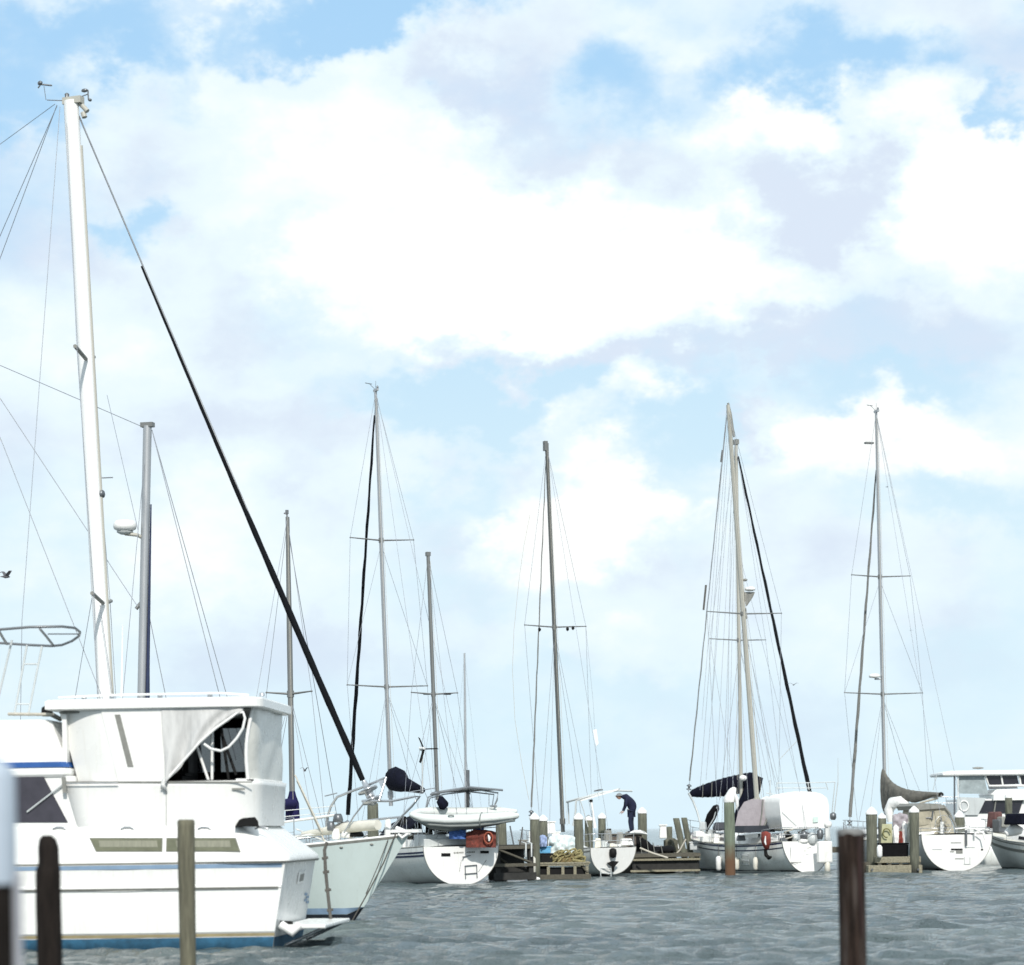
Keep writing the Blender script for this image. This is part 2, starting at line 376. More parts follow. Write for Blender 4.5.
def mast_rig(fr, hull, base, top, r=.085, m=None, spreaders=(), smat=None, fore=None, furl=None, furl_r=.05, furl_range=(.03, .96), back=None, chain_t=None, lowers=True, halyards=2, head=True, taper=.7, name='mast', oval=(1.35, 1), wr=.009, fore_from=1.0):
    base, top = Vector(base), Vector(top); m = m or alu
    d = top - base; pts = [base + d * (i / 12) for i in range(13)]
    mb = MB().tube(pts, [r * lerp(1, taper, sm(.55, 1, i / 12)) for i in range(13)], 12, flat=oval)
    mb.tube([base + d * .02, base + d * .035], r * 1.5, 10)
    mast = fr.part(mb, name, m)
    # masthead: sheave box, wind instruments, light
    if head:
        mh = MB(); mh.box(top + Vector((-.05, 0, .03)), (.42, .09, .1)); fr.part(mh, 'masthead_fitting', m, mast)
        wi = MB(); wi.tube([top + Vector((0, 0, .05)), top + Vector((.1, .25, .32))], .012, 5); wi.tube([top + Vector((.1, .12, .30)), top + Vector((.1, .42, .33))], .016, 5)
        wi.tube([top + Vector((0, 0, .05)), top + Vector((0, -.02, .42))], .009, 5); wi.ell(top + Vector((-.1, -.05, .14)), (.05, .05, .08), 8, 5)
        fr.part(wi, 'wind_vane', steeldk, mast)
    tips = []
    for f, hw in spreaders:
        c = base + d * f; mb = MB(); tt = []
        for sd in (1, -1):
            tip = c + Vector((-.12, sd * hw, .06)); tt.append(tip)
            mb.tube([c, c.lerp(tip, .5), tip], [.05, .042, .03], 6, flat=(.7, 1.2)); mb.ell(tip, (.035, .035, .035), 6, 4)
        mb.tube([c - d.normalized() * .1, c + d.normalized() * .1], r * 1.25, 10)
        fr.part(mb, 'spreader', smat or m, mast); tips.append(tt)
    ct = chain_t if chain_t is not None else max(0.05, base.x / hull.L - .03)
    for si, sd in enumerate((1, -1)):
        cp = hull.pt(ct, hull.zs(ct), sd, -.1)
        seq = [top - d.normalized() * .1] + [tt[si] for tt in tips[::-1]] + [cp]
        fr.part(MB().tube(seq, wr, 5), 'shroud', wirem, mast)
        prev = None
        for i, (f, hw) in enumerate(spreaders):
            root_ = base + d * (f - .01)
            if i == 0:
                for dt in (-.07, .06): wire(fr, root_, hull.pt(ct + dt, hull.zs(ct + dt), sd, -.15), r=wr, parent=mast)
            else:
                wire(fr, root_, tips[i - 1][si], r=wr, parent=mast)
    if fore is not None:
        a = base + d * fore_from; b = Vector(fore); st = wire(fr, a, b, 'forestay', wr * 1.2, parent=mast)
        if furl:
            n = 26; v = a - b; pts = []; rr = []
            for i in range(n + 1):
                t = lerp(furl_range[0], furl_range[1], i / n)
                pts.append(b + v * t + Vector((0, 0, -0.0)) + Vector((0, .012 * math.sin(i * 2.1), 0)))
                rr.append(furl_r * (lerp(1.15, .55, i / n) + .1 * math.sin(i * 1.7)))
            fr.part(MB().tube(pts, rr, 8), 'furled_sail', furl, mast)
            fd = MB().lathe((0, 0, 0), [(.03, -.12), (.12, -.1), (.12, -.07), (.05, -.06), (.05, .06), (.12, .07), (.12, .1), (.04, .16)], 12)
            q = Vector((0, 0, 1)).rotation_difference(v.normalized()).to_matrix()
            fd.v = [q @ p + b + v * .012 for p in fd.v]; fr.part(fd, 'furler_drum', steeldk, mast)
    if back is not None:
        for b in back: wire(fr, top, b, 'backstay', wr, parent=mast)
    for k in range(halyards):
        o = Vector((-.12 - .05 * k, .06 * (1 if k % 2 else -1), 0)); wire(fr, top - d.normalized() * .3 + o * .8, base + o * 1.8 + Vector((0, 0, .3)), 'halyard', wr * .8, ropew, mast)
    return mast

def boom(fr, a, b, m=None, cover=None, prof=None, r=.06, parent=None):
    a, b = Vector(a), Vector(b); bm = fr.part(MB().tube([a, b], r, 8), 'boom', m or alu, parent)
    if cover:
        n = len(prof) - 1; rings = []
        for i, (t, hh, ww) in enumerate(prof):
            c = a.lerp(b, t); d = (b - a).normalized(); side = d.cross(Vector((0, 0, 1))).normalized()
            wob = 1 + .12 * math.sin(i * 2.3)
            rings.append([c + side * (ww * math.cos(q) * wob) + Vector((0, 0, (hh * .5) * math.sin(q) + hh * .38)) for q in [2 * math.pi * k / 12 for k in range(12)]])
        fr.part(MB().loft(rings), 'sail_cover', cover, bm)
    return bm

def fender(fr_pt, h=.6, r=.11, label='', group=None, m=None, name='fender', cord=.5):
    p = Vector(fr_pt)
    root = empty(name, p - Vector((0, 0, h)), 0, label, 'fender', group)
    MB().lathe((0, 0, 0), [(.02, 0), (r * .6, .02), (r, .1), (r, h - .1), (r * .6, h - .02), (.03, h)], 12).build('body', m or whitepl, root)
    MB().tube([(0, 0, h), (0, 0, h + cord)], .012, 5).build('cord', roped, root)
    return root
def F2(fr, p): return fr.w(p)

# ------------------------------------------------------------------ light and sky
SUN = Vector((0.10, -0.78, 0.62)).normalized()
sl = bpy.data.lights.new('sun', 'SUN'); sl.energy = 3.9; sl.angle = R(1.5); sl.color = (1.0, 0.955, 0.89)
so = bpy.data.objects.new('sun', sl); COL.objects.link(so); so.rotation_euler = SUN.to_track_quat('Z', 'Y').to_euler()

wd = bpy.data.worlds.new('World'); scene.world = wd; wd.use_nodes = True
nt = wd.node_tree; N = nt.nodes; Lk = nt.links
for n_ in list(N): N.remove(n_)
def nd(t, **k):
    n_ = N.new(t)
    for a, b in k.items(): setattr(n_, a, b)
    return n_
def mth(op, a, b=None, c=None, clamp=False):
    n_ = nd('ShaderNodeMath', operation=op, use_clamp=clamp)
    for i, v in enumerate((a, b, c)):
        if v is None: continue
        if isinstance(v, (int, float)): n_.inputs[i].default_value = v
        else: Lk.new(v, n_.inputs[i])
    return n_.outputs[0]
def mr(v, a, b, c=0.0, d=1.0, smooth=True):
    n_ = nd('ShaderNodeMapRange', interpolation_type='SMOOTHSTEP' if smooth else 'LINEAR'); Lk.new(v, n_.inputs[0])
    for i, q in zip((1, 2, 3, 4), (a, b, c, d)): n_.inputs[i].default_value = q
    return n_.outputs[0]
def mixc(f, a, b):
    n_ = nd('ShaderNodeMix', data_type='RGBA'); Lk.new(f, n_.inputs['Factor'])
    for k, v in (('A', a), ('B', b)):
        if isinstance(v, tuple): n_.inputs[k].default_value = (*v, 1)
        else: Lk.new(v, n_.inputs[k])
    return n_.outputs['Result']
sky = nd('ShaderNodeTexSky', sky_type='NISHITA', sun_disc=False, sun_elevation=math.asin(SUN.z), sun_rotation=math.atan2(SUN.x, SUN.y), air_density=1.0, dust_density=0.6, ozone_density=1.5)
tc = nd('ShaderNodeTexCoord'); sp = nd('ShaderNodeSeparateXYZ'); Lk.new(tc.outputs['Generated'], sp.inputs[0])
ym = mth('MAXIMUM', sp.outputs['Y'], 0.05); u = mth('DIVIDE', sp.outputs['X'], ym); v = mth('DIVIDE', sp.outputs['Z'], ym)
front = mr(sp.outputs['Y'], 0.1, 0.5)
def noise3(scale, detail, rough, stretch, off=0.0, lac=2.0):
    mp = nd('ShaderNodeMapping'); mp.inputs['Scale'].default_value = stretch; mp.inputs['Location'].default_value = (off, off * .7, off * .3)
    Lk.new(tc.outputs['Generated'], mp.inputs[0])
    n_ = nd('ShaderNodeTexNoise'); n_.inputs['Scale'].default_value = scale; n_.inputs['Detail'].default_value = detail; n_.inputs['Roughness'].default_value = rough; n_.inputs['Lacunarity'].default_value = lac
    Lk.new(mp.outputs[0], n_.inputs['Vector']); return n_
wn = noise3(17, 9, .62, (1, 1, 1.5), 3.1)
cuv = nd('ShaderNodeCombineXYZ'); Lk.new(u, cuv.inputs[0]); Lk.new(v, cuv.inputs[1])
wv = nd('ShaderNodeVectorMath', operation='SUBTRACT'); Lk.new(wn.outputs['Color'], wv.inputs[0]); wv.inputs[1].default_value = (.5, .5, .5)
ws = nd('ShaderNodeVectorMath', operation='MULTIPLY'); Lk.new(wv.outputs[0], ws.inputs[0]); ws.inputs[1].default_value = (.15, .10, 0)
wa = nd('ShaderNodeVectorMath', operation='ADD'); Lk.new(cuv.outputs[0], wa.inputs[0]); Lk.new(ws.outputs[0], wa.inputs[1])
def blobs(lst):
    tot = None
    for (px, py, rx, ry, amp) in lst:
        s1 = nd('ShaderNodeVectorMath', operation='SUBTRACT'); Lk.new(wa.outputs[0], s1.inputs[0]); s1.inputs[1].default_value = ((px - 512) / F, (830 - py) / F, 0)
        s2 = nd('ShaderNodeVectorMath', operation='MULTIPLY'); Lk.new(s1.outputs[0], s2.inputs[0]); s2.inputs[1].default_value = (F / rx, F / ry, 0)
        s3 = nd('ShaderNodeVectorMath', operation='LENGTH'); Lk.new(s2.outputs[0], s3.inputs[0])
        o_ = mr(s3.outputs['Value'], 1.15, 0.0, 0.0, amp * (1.15 if amp > 0 else .95))
        tot = o_ if tot is None else mth('ADD', tot, o_)
    return mth('MULTIPLY', tot, front)
fb = noise3(7, 9, .58, (1, 1, 1.7), 11.3)
dens = mth('MULTIPLY_ADD', mth('SUBTRACT', fb.outputs['Fac'], .5), 2.4, 0.34)
bl = blobs([(560, 275, 330, 130, .9), (330, 130, 280, 120, .42), (150, 250, 130, 150, .3), (980, 200, 140, 130, .75), (790, 130, 110, 50, .45),
            (585, 535, 120, 75, 1.0), (860, 600, 170, 50, .45), (600, 640, 180, 40, .35), (330, 500, 120, 70, .35), (200, 560, 140, 60, .3), (640, 410, 80, 45, .8), (870, 450, 140, 60, .9), (120, 380, 150, 110, .45), (590, 30, 160, 60, .4), (780, 610, 300, 90, .2), (1000, 20, 90, 60, .3), (300, 420, 200, 70, .3),
            (370, 8, 180, 42, -1.3), (120, 25, 190, 60, -1.1), (20, 95, 100, 60, -.85), (190, 85, 60, 45, -.35), (850, 70, 150, 60, -.95), (640, 90, 90, 70, -.5), (160, 215, 50, 34, -.85), (1005, 108, 60, 22, -.7),
            (500, 408, 260, 36, -1.0), (930, 395, 150, 36, -.7), (740, 430, 60, 60, -.5), (700, 480, 70, 90, -.55), (960, 530, 140, 40, -.6), (430, 520, 120, 70, -.4), (650, 690, 300, 60, -.4), (700, 570, 120, 40, -.4), (420, 600, 140, 50, -.35), (950, 660, 160, 50, -.3), (480, 470, 70, 40, -.5)])
dens = mth('ADD', dens, bl)
mask = mr(dens, -0.40, 0.62)
gb = blobs([(560, 275, 360, 120, 1.0), (980, 200, 130, 120, .9), (350, 130, 150, 80, .4), (790, 130, 90, 45, .5), (590, 520, 110, 75, 1.1), (640, 410, 60, 35, .5), (880, 450, 110, 50, .6), (430, 300, 160, 90, .3), (620, 170, 120, 50, -.3), (210, 300, 120, 80, -.35), (150, 130, 90, 60, -.2),
            (840, 220, 130, 70, -.9), (540, 190, 90, 60, -.45), (870, 350, 180, 40, -.75), (600, 372, 300, 26, -.6), (60, 240, 100, 60, -.3), (250, 235, 90, 40, -.3), (790, 440, 100, 50, -.8), (240, 640, 160, 90, -.45), (490, 90, 60, 90, -.5), (700, 700, 400, 80, -.3), (260, 440, 180, 60, -.3)])
shd = noise3(11, 7, .55, (1, 1, 1.6), 31.7)
lit = mr(mth('ADD', mth('MULTIPLY_ADD', mth('SUBTRACT', shd.outputs['Fac'], .5), 2.2, 0.32), gb), -0.35, 1.0)
ccol = mixc(mr(lit, .45, 1.0), mixc(mr(lit, 0, .5), (7.2, 8.15, 9.5), (8.5, 9.75, 10.4)), (10.6, 10.9, 10.8))
# clear sky: the physical sky lifted by haze
up = nd('ShaderNodeVectorMath', operation='MULTIPLY'); Lk.new(sky.outputs[0], up.inputs[0]); up.inputs[1].default_value = (1.0, 1.0, 1.0)
clear = mixc(mr(v, 0.42, 0.05, 0.80, 0.97, False), up.outputs[0], mixc(mr(v, 0.34, 0.10), (4.5, 7.4, 10.3), (6.9, 8.9, 10.0)))
low = mr(v, 0.0, 0.11, 0.35, 1.0)
skyc = mixc(mth('MULTIPLY', mask, low), clear, ccol)
# below the horizon: dull water tone so nothing bright shines up
ground = mr(sp.outputs['Z'], -0.02, 0.0)
skyc = mixc(ground, (2.0, 2.6, 2.8), skyc)
bg = nd('ShaderNodeBackground'); bg.inputs['Strength'].default_value = 0.1; Lk.new(skyc, bg.inputs['Color'])
wo = nd('ShaderNodeOutputWorld'); Lk.new(bg.outputs[0], wo.inputs[0])

# ------------------------------------------------------------------ water
def make_water():
    rng = np.random.default_rng(5)
    ys = 7.0 * np.exp(np.arange(0, 960) * 0.0043); nu = 560
    uu = np.linspace(-0.42, 0.42, nu)
    Y = np.repeat(ys[:, None], nu, 1); X = uu[None, :] * Y
    Z = np.zeros_like(X); sp_ = Y * 0.0043
    for i in range(150):
        lam = 0.20 * (11 ** rng.random()); th = R(-80) + rng.normal() * 0.42
        k = 2 * math.pi / lam; a = 0.0112 * lam ** 0.62 * rng.uniform(.6, 1.3); ph = rng.random() * 6.28
        arg = k * (X * math.cos(th) + Y * math.sin(th)) + ph
        # long-crested groups broken up
        g = 0.6 + 0.4 * np.sin(X * k * .13 * math.sin(th) + Y * k * .11 * math.cos(th) + ph * 3)
        fade = np.clip(lam / (sp_ * 2.4) - .5, 0, 1)
        s = np.sin(arg); Z += a * g * fade * (s + 0.12 * (s * s - .5))
    Z *= np.clip((430 - Y) / 150, 0, 1)
    co = np.stack([X, Y, Z], -1).reshape(-1, 3); nr = len(ys)
    idx = np.arange(nr * nu).reshape(nr, nu)
    q = np.stack([idx[:-1, :-1], idx[:-1, 1:], idx[1:, 1:], idx[1:, :-1]], -1).reshape(-1, 4)
    # the calm far sheet, a little lower, reaching the horizon
    ext = np.array([(-7000, -200, -.16), (7000, -200, -.16), (7000, 8500, -.16), (-7000, 8500, -.16)], float)
    b = len(co); co = np.concatenate([co, ext]); q = np.concatenate([q, np.array([[b, b + 1, b + 2, b + 3]])])
    me = bpy.data.meshes.new('water'); me.vertices.add(len(co)); me.vertices.foreach_set('co', co.ravel())
    me.loops.add(q.size); me.loops.foreach_set('vertex_index', q.ravel().astype(np.int32))
    me.polygons.add(len(q)); me.polygons.foreach_set('loop_start', np.arange(0, q.size, 4, dtype=np.int32)); me.polygons.foreach_set('loop_total', np.full(len(q), 4, np.int32))
    me.update(calc_edges=True); me.polygons.foreach_set('use_smooth', np.ones(len(q), bool))
    o = bpy.data.objects.new('water', me); COL.objects.link(o); o['kind'] = 'structure'
    m = bpy.data.materials.new('bay_water'); m.use_nodes = True; n = m.node_tree.nodes; l = m.node_tree.links; b_ = n['Principled BSDF']
    b_.inputs['Roughness'].default_value = 0.05; b_.inputs['IOR'].default_value = 1.33
    tc = n.new('ShaderNodeTexCoord')
    nz = n.new('ShaderNodeTexNoise'); nz.inputs['Scale'].default_value = 0.12; nz.inputs['Detail'].default_value = 3; l.new(tc.outputs['Object'], nz.inputs['Vector'])
    cr = n.new('ShaderNodeValToRGB'); cr.color_ramp.elements[0].color = (0.075, 0.106, 0.114, 1); cr.color_ramp.elements[1].color = (0.118, 0.152, 0.152, 1); cr.color_ramp.elements[0].position = .35; cr.color_ramp.elements[1].position = .65
    l.new(nz.outputs['Fac'], cr.inputs[0]); l.new(cr.outputs[0], b_.inputs['Base Color'])
    mp = n.new('ShaderNodeMapping'); mp.inputs['Scale'].default_value = (.8, 1.5, 1); l.new(tc.outputs['Object'], mp.inputs[0])
    n1 = n.new('ShaderNodeTexNoise'); n1.inputs['Scale'].default_value = 4.6; n1.inputs['Detail'].default_value = 6; n1.inputs['Roughness'].default_value = .6; l.new(mp.outputs[0], n1.inputs['Vector'])
    bp = n.new('ShaderNodeBump'); bp.inputs['Strength'].default_value = 1.0; bp.inputs['Distance'].default_value = 0.30
    l.new(n1.outputs['Fac'], bp.inputs['Height']); l.new(bp.outputs[0], b_.inputs['Normal'])
    n2 = n.new('ShaderNodeTexNoise'); n2.inputs['Scale'].default_value = 11; n2.inputs['Detail'].default_value = 4; n2.inputs['Roughness'].default_value = .65; l.new(mp.outputs[0], n2.inputs['Vector'])
    b2 = n.new('ShaderNodeBump'); b2.inputs['Strength'].default_value = 1.0; b2.inputs['Distance'].default_value = 0.07; l.new(n2.outputs['Fac'], b2.inputs['Height']); l.new(bp.outputs[0], b2.inputs['Normal']); l.new(b2.outputs[0], b_.inputs['Normal'])
    # gusts: patches of rougher and smoother water
    n3 = n.new('ShaderNodeTexNoise'); n3.inputs['Scale'].default_value = 0.35; n3.inputs['Detail'].default_value = 4; l.new(mp.outputs[0], n3.inputs['Vector'])
    m3 = n.new('ShaderNodeMapRange'); m3.inputs[1].default_value = .35; m3.inputs[2].default_value = .65; m3.inputs[3].default_value = .55; m3.inputs[4].default_value = 1.0; l.new(n3.outputs['Fac'], m3.inputs[0]); l.new(m3.outputs[0], bp.inputs['Strength'])
    me.materials.append(m)
make_water()

# ------------------------------------------------------------------ the motor yacht at the left
def build_cruiser():
    A = Frame((-3.98, 47.0), (-math.cos(R(4)), math.sin(R(4))), 'motor_yacht', 'large white motor yacht with blue stripes, hardtop and torn curtains, nearest at left', 'motor yacht')
    L = 12.6
    def hb(x):
        t = x / L; b = lerp(1.84, 2.08, sm(0, .25, t))
        return b * max(0, 1 - max(0, (t - .5) / .5) ** 2.4)
    def rise(x): return 1 + .28 * sm(.45, 1, x / L)
    levels = [(-.5, .55), (-.2, .8), (.06, .945), (.30, .96), (.33, .972), (.7, .985), (1.11, .99), (1.125, 1.0), (1.17, 1.0), (1.19, .985), (1.46, .99), (1.56, 1.0)]
    def hp(x, z, k, sd, off=0):
        fl = lerp(1, .25 + .75 * max(0, z) / 1.56, sm(.55, .95, x / L))
        xx = x + .27 * (1 - z / 1.56) * (1 - sm(0, .15, x / L)) - .9 * (1 - max(0, z) / 1.56) * sm(.7, 1, x / L)
        return Vector((xx, sd * (hb(x) * k * fl + off), z * rise(x) if z > 0 else z))
    xs = [0, .05, .3, .8, 1.5, 2.5, 3.5, 4.5, 5.5, 6.5, 7.5, 8.5, 9.3, 10, 10.7, 11.3, 11.8, 12.2, 12.5, 12.6]
    mb = MB()
    for sd in (1, -1):
        for grp in (levels[:4], levels[3:5], levels[4:7], levels[6:8], levels[7:9], levels[8:10], levels[9:]):
            rows = [[hp(x, z, k, sd) for z, k in (grp if sd < 0 else grp[::-1])] for x in xs]; mb.grid(rows)
    r0 = [hp(0, z, k, 1) for z, k in levels[::-1]] + [hp(0, z, k, -1) for z, k in levels]; mb.add(r0, [list(range(len(r0)))])
    mb.grid([[hp(x, 1.56, 1, 1), hp(x, 1.56, 1, 0), hp(x, 1.56, 1, -1)] for x in xs]); hull = A.part(mb, 'hull', gel)
    def zk(z):
        for (a, ka), (b, kb) in zip(levels, levels[1:]):
            if a <= z <= b: return lerp(ka, kb, (z - a) / (b - a))
        return 1
    def band(z0, z1, m, name, x1=12.3, x0=0.0, off=.006):
        mb = MB()
        for sd in (1, -1):
            rows = []
            for i in range(50):
                x = lerp(x0, x1, i / 49); rows.append([hp(x, z, zk(z), sd, off) for z in [z0] + [q for q, _ in levels if z0 < q < z1] + [z1]])
            mb.grid(rows)
        A.part(mb, name, m, hull)
    band(-.5, .23, antif, 'antifouling'); band(.245, .30, boottan, 'boot_stripe')
    mbt = MB(); mbt.grid([[hp(0, z, zk(z), 1 - 2 * j / 6, 0) + Vector((-.006, 0, 0)) if j in (0, 6) else Vector((.27 * (1 - z / 1.56) - .006, hb(0) * zk(z) * (1 - 2 * j / 6), z)) for j in range(7)] for z in (-.45, -.1, .22)])
    A.part(mbt, 'antifouling', antif, hull)
    band(1.485, 1.56, bluepale, 'blue_stripe', x0=.05)
    band(1.10, 1.14, rubgrey, 'rub_rail', x0=.05, off=.03)
    # transom details: small door, bluish smear of lettering, exhaust
    def tp(px, py):   # point on the transom plane
        q = A.end(px, py, 0); return Vector((.27 * (1 - q.z / 1.56) - .012, q.y, q.z))
    A.part(MB().prism([tp(300, 872), tp(307, 871), tp(307, 882), tp(300, 884)], (-.01, 0, 0)), 'hatch_frame', whitepl, hull)
    A.part(MB().prism([tp(301.5, 874.5), tp(305, 873.5), tp(305, 880.5), tp(301.5, 881.5)], (-.02, 0, 0)), 'hatch_recess', rubgrey, hull)
    mk = MB()
    for k, (px, py) in enumerate(((310, 893), (312, 896), (310.5, 899), (313, 901))): mk.prism([tp(px, py), tp(px + 2.4, py - .3), tp(px + 2.2, py + 2), tp(px, py + 2.3)], (-.006, 0, 0))
    A.part(mk, 'transom_lettering', bluepale, hull)
    A.part(MB().tube([(.25, 1.3, .42), (-.03, 1.3, .4)], .09, 12), 'exhaust_pipe', rubber, hull)
    # swim platform
    sp_ = A.part(MB().box((-.28, 0, .40), (.82, 3.3, .07)), 'swim_platform', gel, bevel=.02)
    for y in (-1.2, 1.2): A.part(MB().tube([(.1, y, .05), (-.6, y, .36)], .03, 6), 'platform_strut', steel, sp_)
    A.part(MB().tube([(.12, 1.62, .43), (-.1, 1.7, .3), (-.2, 1.62, .43)], .09, 8), 'corner_bumper', whitepl, sp_)
    lad = MB()
    lp = [A.side(*q, -1.25) for q in ((331, 922), (328, 895), (325.5, 870), (324.5, 850), (327, 842))]
    lad.tube(lp, .032, 6)
    for px, py in ((330, 910), (328, 890), (326, 872), (325, 858)): lad.tube([A.side(px - 3, py + .5, -1.25), A.side(px + 3, py - .5, -1.25)], .028, 6)
    A.part(lad, 'boarding_ladder', roped)
    # raised deck trunk with sloping after face
    def plan(x0, w0, z, rc, x1=9.5, ins=.0, n=6):
        pts = []; xs_ = [x1 - (x1 - x0 - rc) * i / 10 for i in range(11)]
        def wv_(x): return min(w0, max(.05, hb(min(x, L)) - ins))
        near = [Vector((x, wv_(x), z)) for x in xs_]
        w = wv_(x0 + rc)
        arc = [Vector((x0 + rc - rc * math.sin(a), w - rc + rc * math.cos(a), z)) for a in [math.pi / 2 * i / n for i in range(1, n + 1)]]
        mid = [Vector((x0, (w - rc) * q, z)) for q in (.5, 0)]
        half = near + arc + mid
        return half + [Vector((p.x, -p.y, p.z)) for p in half[-2::-1]]
    mb = MB()
    mb.loft([plan(-.07, 1.92, 1.56, .18, ins=-.05), plan(-.09, 1.94, 1.60, .18, ins=-.07), plan(-.07, 1.92, 1.68, .18, ins=-.05), plan(.0, 1.86, 1.76, .25, ins=.02), plan(.56, 1.80, 2.22, .5, ins=.06), plan(.62, 1.76, 2.26, .5, ins=.1)], True, True)
    trunk = A.part(mb, 'raised_deck', gel)
    A.part(MB().loft([plan(-.075, 1.925, 1.565, .18, ins=-.056), plan(-.10, 1.95, 1.60, .18, ins=-.08)], True, False), 'lip_shade_band', rubgrey, trunk)  # grey band paints the shade under the overhanging lip
    def strip(px0, px1, pya, pyb, sl0, sl1, m, name, parent, w=1.9, th=.02):
        q = [A.side(px0 + sl0, pyb, w), A.side(px1 - sl1, pyb, w), A.side(px1, pya, w), A.side(px0, pya, w)]
        for p in q: p.y = w
        return A.part(MB().prism(q, (0, th, 0)), name, m, parent)
    def skinw(z):    # half breadth of the trunk side at height z
        return lerp(1.86, 1.80, (z - 1.76) / .46)
    def wallwin(px0, px1, pya, pyb, sl0, sl1, m, name, parent, grow=0, off=.004):
        for sd in (1, -1):
            mb = MB(); q = []
            for px, py in ((px0 + sl0 - grow, pyb + grow), (px1 - sl1 + grow, pyb + grow), (px1 + grow, pya - grow), (px0 - grow, pya - grow)):
                p = A.side(px, py, 1.83); ww = min(skinw(p.z), hb(p.x) - lerp(.02, .06, (p.z - 1.76) / .46)); q.append(Vector((p.x, sd * (ww - .02), p.z)))
            mb.prism(q if sd > 0 else q[::-1], (0, sd * (.022 + off), 0)); A.part(mb, name, m, parent)
    curtm = mat('window_curtain', (0.24, 0.24, 0.18), .6, var=.25, scale=6, stretch=(5, 1, .5))
    for (a, b, s0, s1) in ((90, 162, 7, 0), (167, 235, 0, -5)):
        fr_ = wallwin(a, b, 838.5, 851, s0, s1, rubgrey, 'window_frame', trunk, grow=.8)
        wallwin(a, b, 838.5, 851, s0, s1, glassol, 'window', trunk, off=.012)
        wallwin(a + 9, b - 5, 840.5, 847, 1, -1, curtm, 'window_curtain', trunk, off=.016)
    for px in (60, 128, 205, 262):
        p = A.side(px, 829, 1.75); A.part(MB().tube([p + Vector((-.12, .06, 0)), p + Vector((-.05, .06, .03)), p + Vector((.05, .06, .03)), p + Vector((.12, .06, 0))], .018, 6), 'deck_cleat', steel, trunk)
    # aft deck coaming
    co = A.part(MB().loft([plan(.50, 1.76, 2.24, .55, x1=3.80, ins=.1), plan(.50, 1.78, 2.5, .55, x1=3.87, ins=.1), plan(.47, 1.78, 2.98, .55, x1=4.0, ins=.1), plan(.45, 1.80, 3.06, .55, x1=4.02, ins=.08), plan(.52, 1.72, 3.07, .5, x1=3.98, ins=.14)], True, True), 'aft_deck_coaming', gel)
    strip(65, 252, 781.3, 782.8, 0, 0, rubgrey, 'coaming_trim', co, 1.80, .012)
    strip(166.0, 166.5, 784, 826, 0, 0, rubgrey, 'panel_seam', co, 1.785, .004)
    strip(232, 245, 788, 790, 0, 0, rubgrey, 'vent_slot', co, 1.785, .02)
    for sd in (1,): A.part(MB().loft([[A.side(x, y, 1.95 - dy) + Vector((0, 0, 0)) for x, y in ((235, 826.5), (239, 820), (243, 818), (255, 817), (258, 821), (259, 826.5))] for dy in (0, .25)], True, True, False), 'deck_vent', rubber, trunk)
    # hardtop
    mb = MB()
    def hplan(z, gx, gw): return plan(.42 - gx, 1.86 + gw, z, .3, x1=4.33 + gx, ins=.0 - gw)
    mb.loft([hplan(4.39, -.02, -.04), hplan(4.41, 0.03, 0.01), hplan(4.55, .03, .01), hplan(4.58, -.02, -.04)], True, True, False); mb.loft([hplan(4.581, -.02, -.04), hplan(4.63, -.7, -.8)], True, True, False)
    top = A.part(mb, 'hardtop', gel)
    A.part(MB().tube([(4.2, 1.5, 4.64), (3.2, 1.5, 4.67), (1.2, 1.5, 4.67), (.7, 1.4, 4.63)], .02, 6), 'hardtop_rail', whitepl, top)
    for px in (84, 112, 160, 210, 262): 
        p = A.side(px, 695, 1.4); A.part(MB().lathe((p.x, 1.4, 4.60), [(.05, 0), (.05, .06), (.02, .08)], 8), 'rail_foot', steel, top)
    A.part(MB().tube([A.side(121.5, 697, .2), A.side(122.5, 625, .2)], [.018, .008], 6), 'antenna', whitepl, top)
    # slanted wing screen, hollow corner and its slot window
    def sp2(px, py, w): p = A.side(px, py, w); p.y = w; return p
    for sd in (1, -1):
        q = [sp2(100, 708, 1.79), sp2(161, 708, 1.79), sp2(166, 782.5, 1.79), sp2(118, 782.5, 1.79)]
        q = [Vector((p.x, sd * 1.79, p.z)) for p in q]
        w_ = A.part(MB().prism(q, (0, -sd * .06, 0)), 'side_wing', gel, top, bevel=.015)
        q = [sp2(114.5, 714.5, 1.8), sp2(120, 714.5, 1.8), sp2(133.5, 767, 1.8), sp2(127.5, 767, 1.8)]
        A.part(MB().prism([Vector((p.x, sd * 1.785, p.z)) for p in q], (0, sd * .012, 0)), 'slot_window', rubgrey, w_)
        # curved inner panel ahead of the wing
        rows = []
        for i in range(9):
            f = i / 8; a = sp2(lerp(54, 101, f), 708, 1.79); b = sp2(lerp(74, 119, f), 783, 1.79); dep = .32 * (1 - f) ** 1.5
            rows.append([Vector((lerp(a.x, b.x, g), sd * (1.77 - dep), lerp(a.z, b.z, g))) for g in (0, .5, 1)])
        A.part(MB().sheet(rows, .03), 'corner_panel', gel, top)
    # cross bulkhead between flybridge and aft deck
    A.part(MB().box((4.06, 0, 3.35), (.08, 3.3, 1.95)), 'forward_bulkhead', gel, top)
    # enclosure: vinyl corner, torn curtain, open side into a dark interior
    def ring_pt(s, z, w=1.74, x0=.54, rc=.5):
        """arc length along the enclosure plan from the near side round the stern"""
        a = 1.0; ln = math.pi / 2 * rc
        if s < a: return Vector((x0 + rc + (a - s), w, z))
        if s < a + ln: q = (s - a) / rc; return Vector((x0 + rc - rc * math.sin(q), w - rc + rc * math.cos(q), z))
        return Vector((x0, w - rc - (s - a - ln), z))
    rows = []
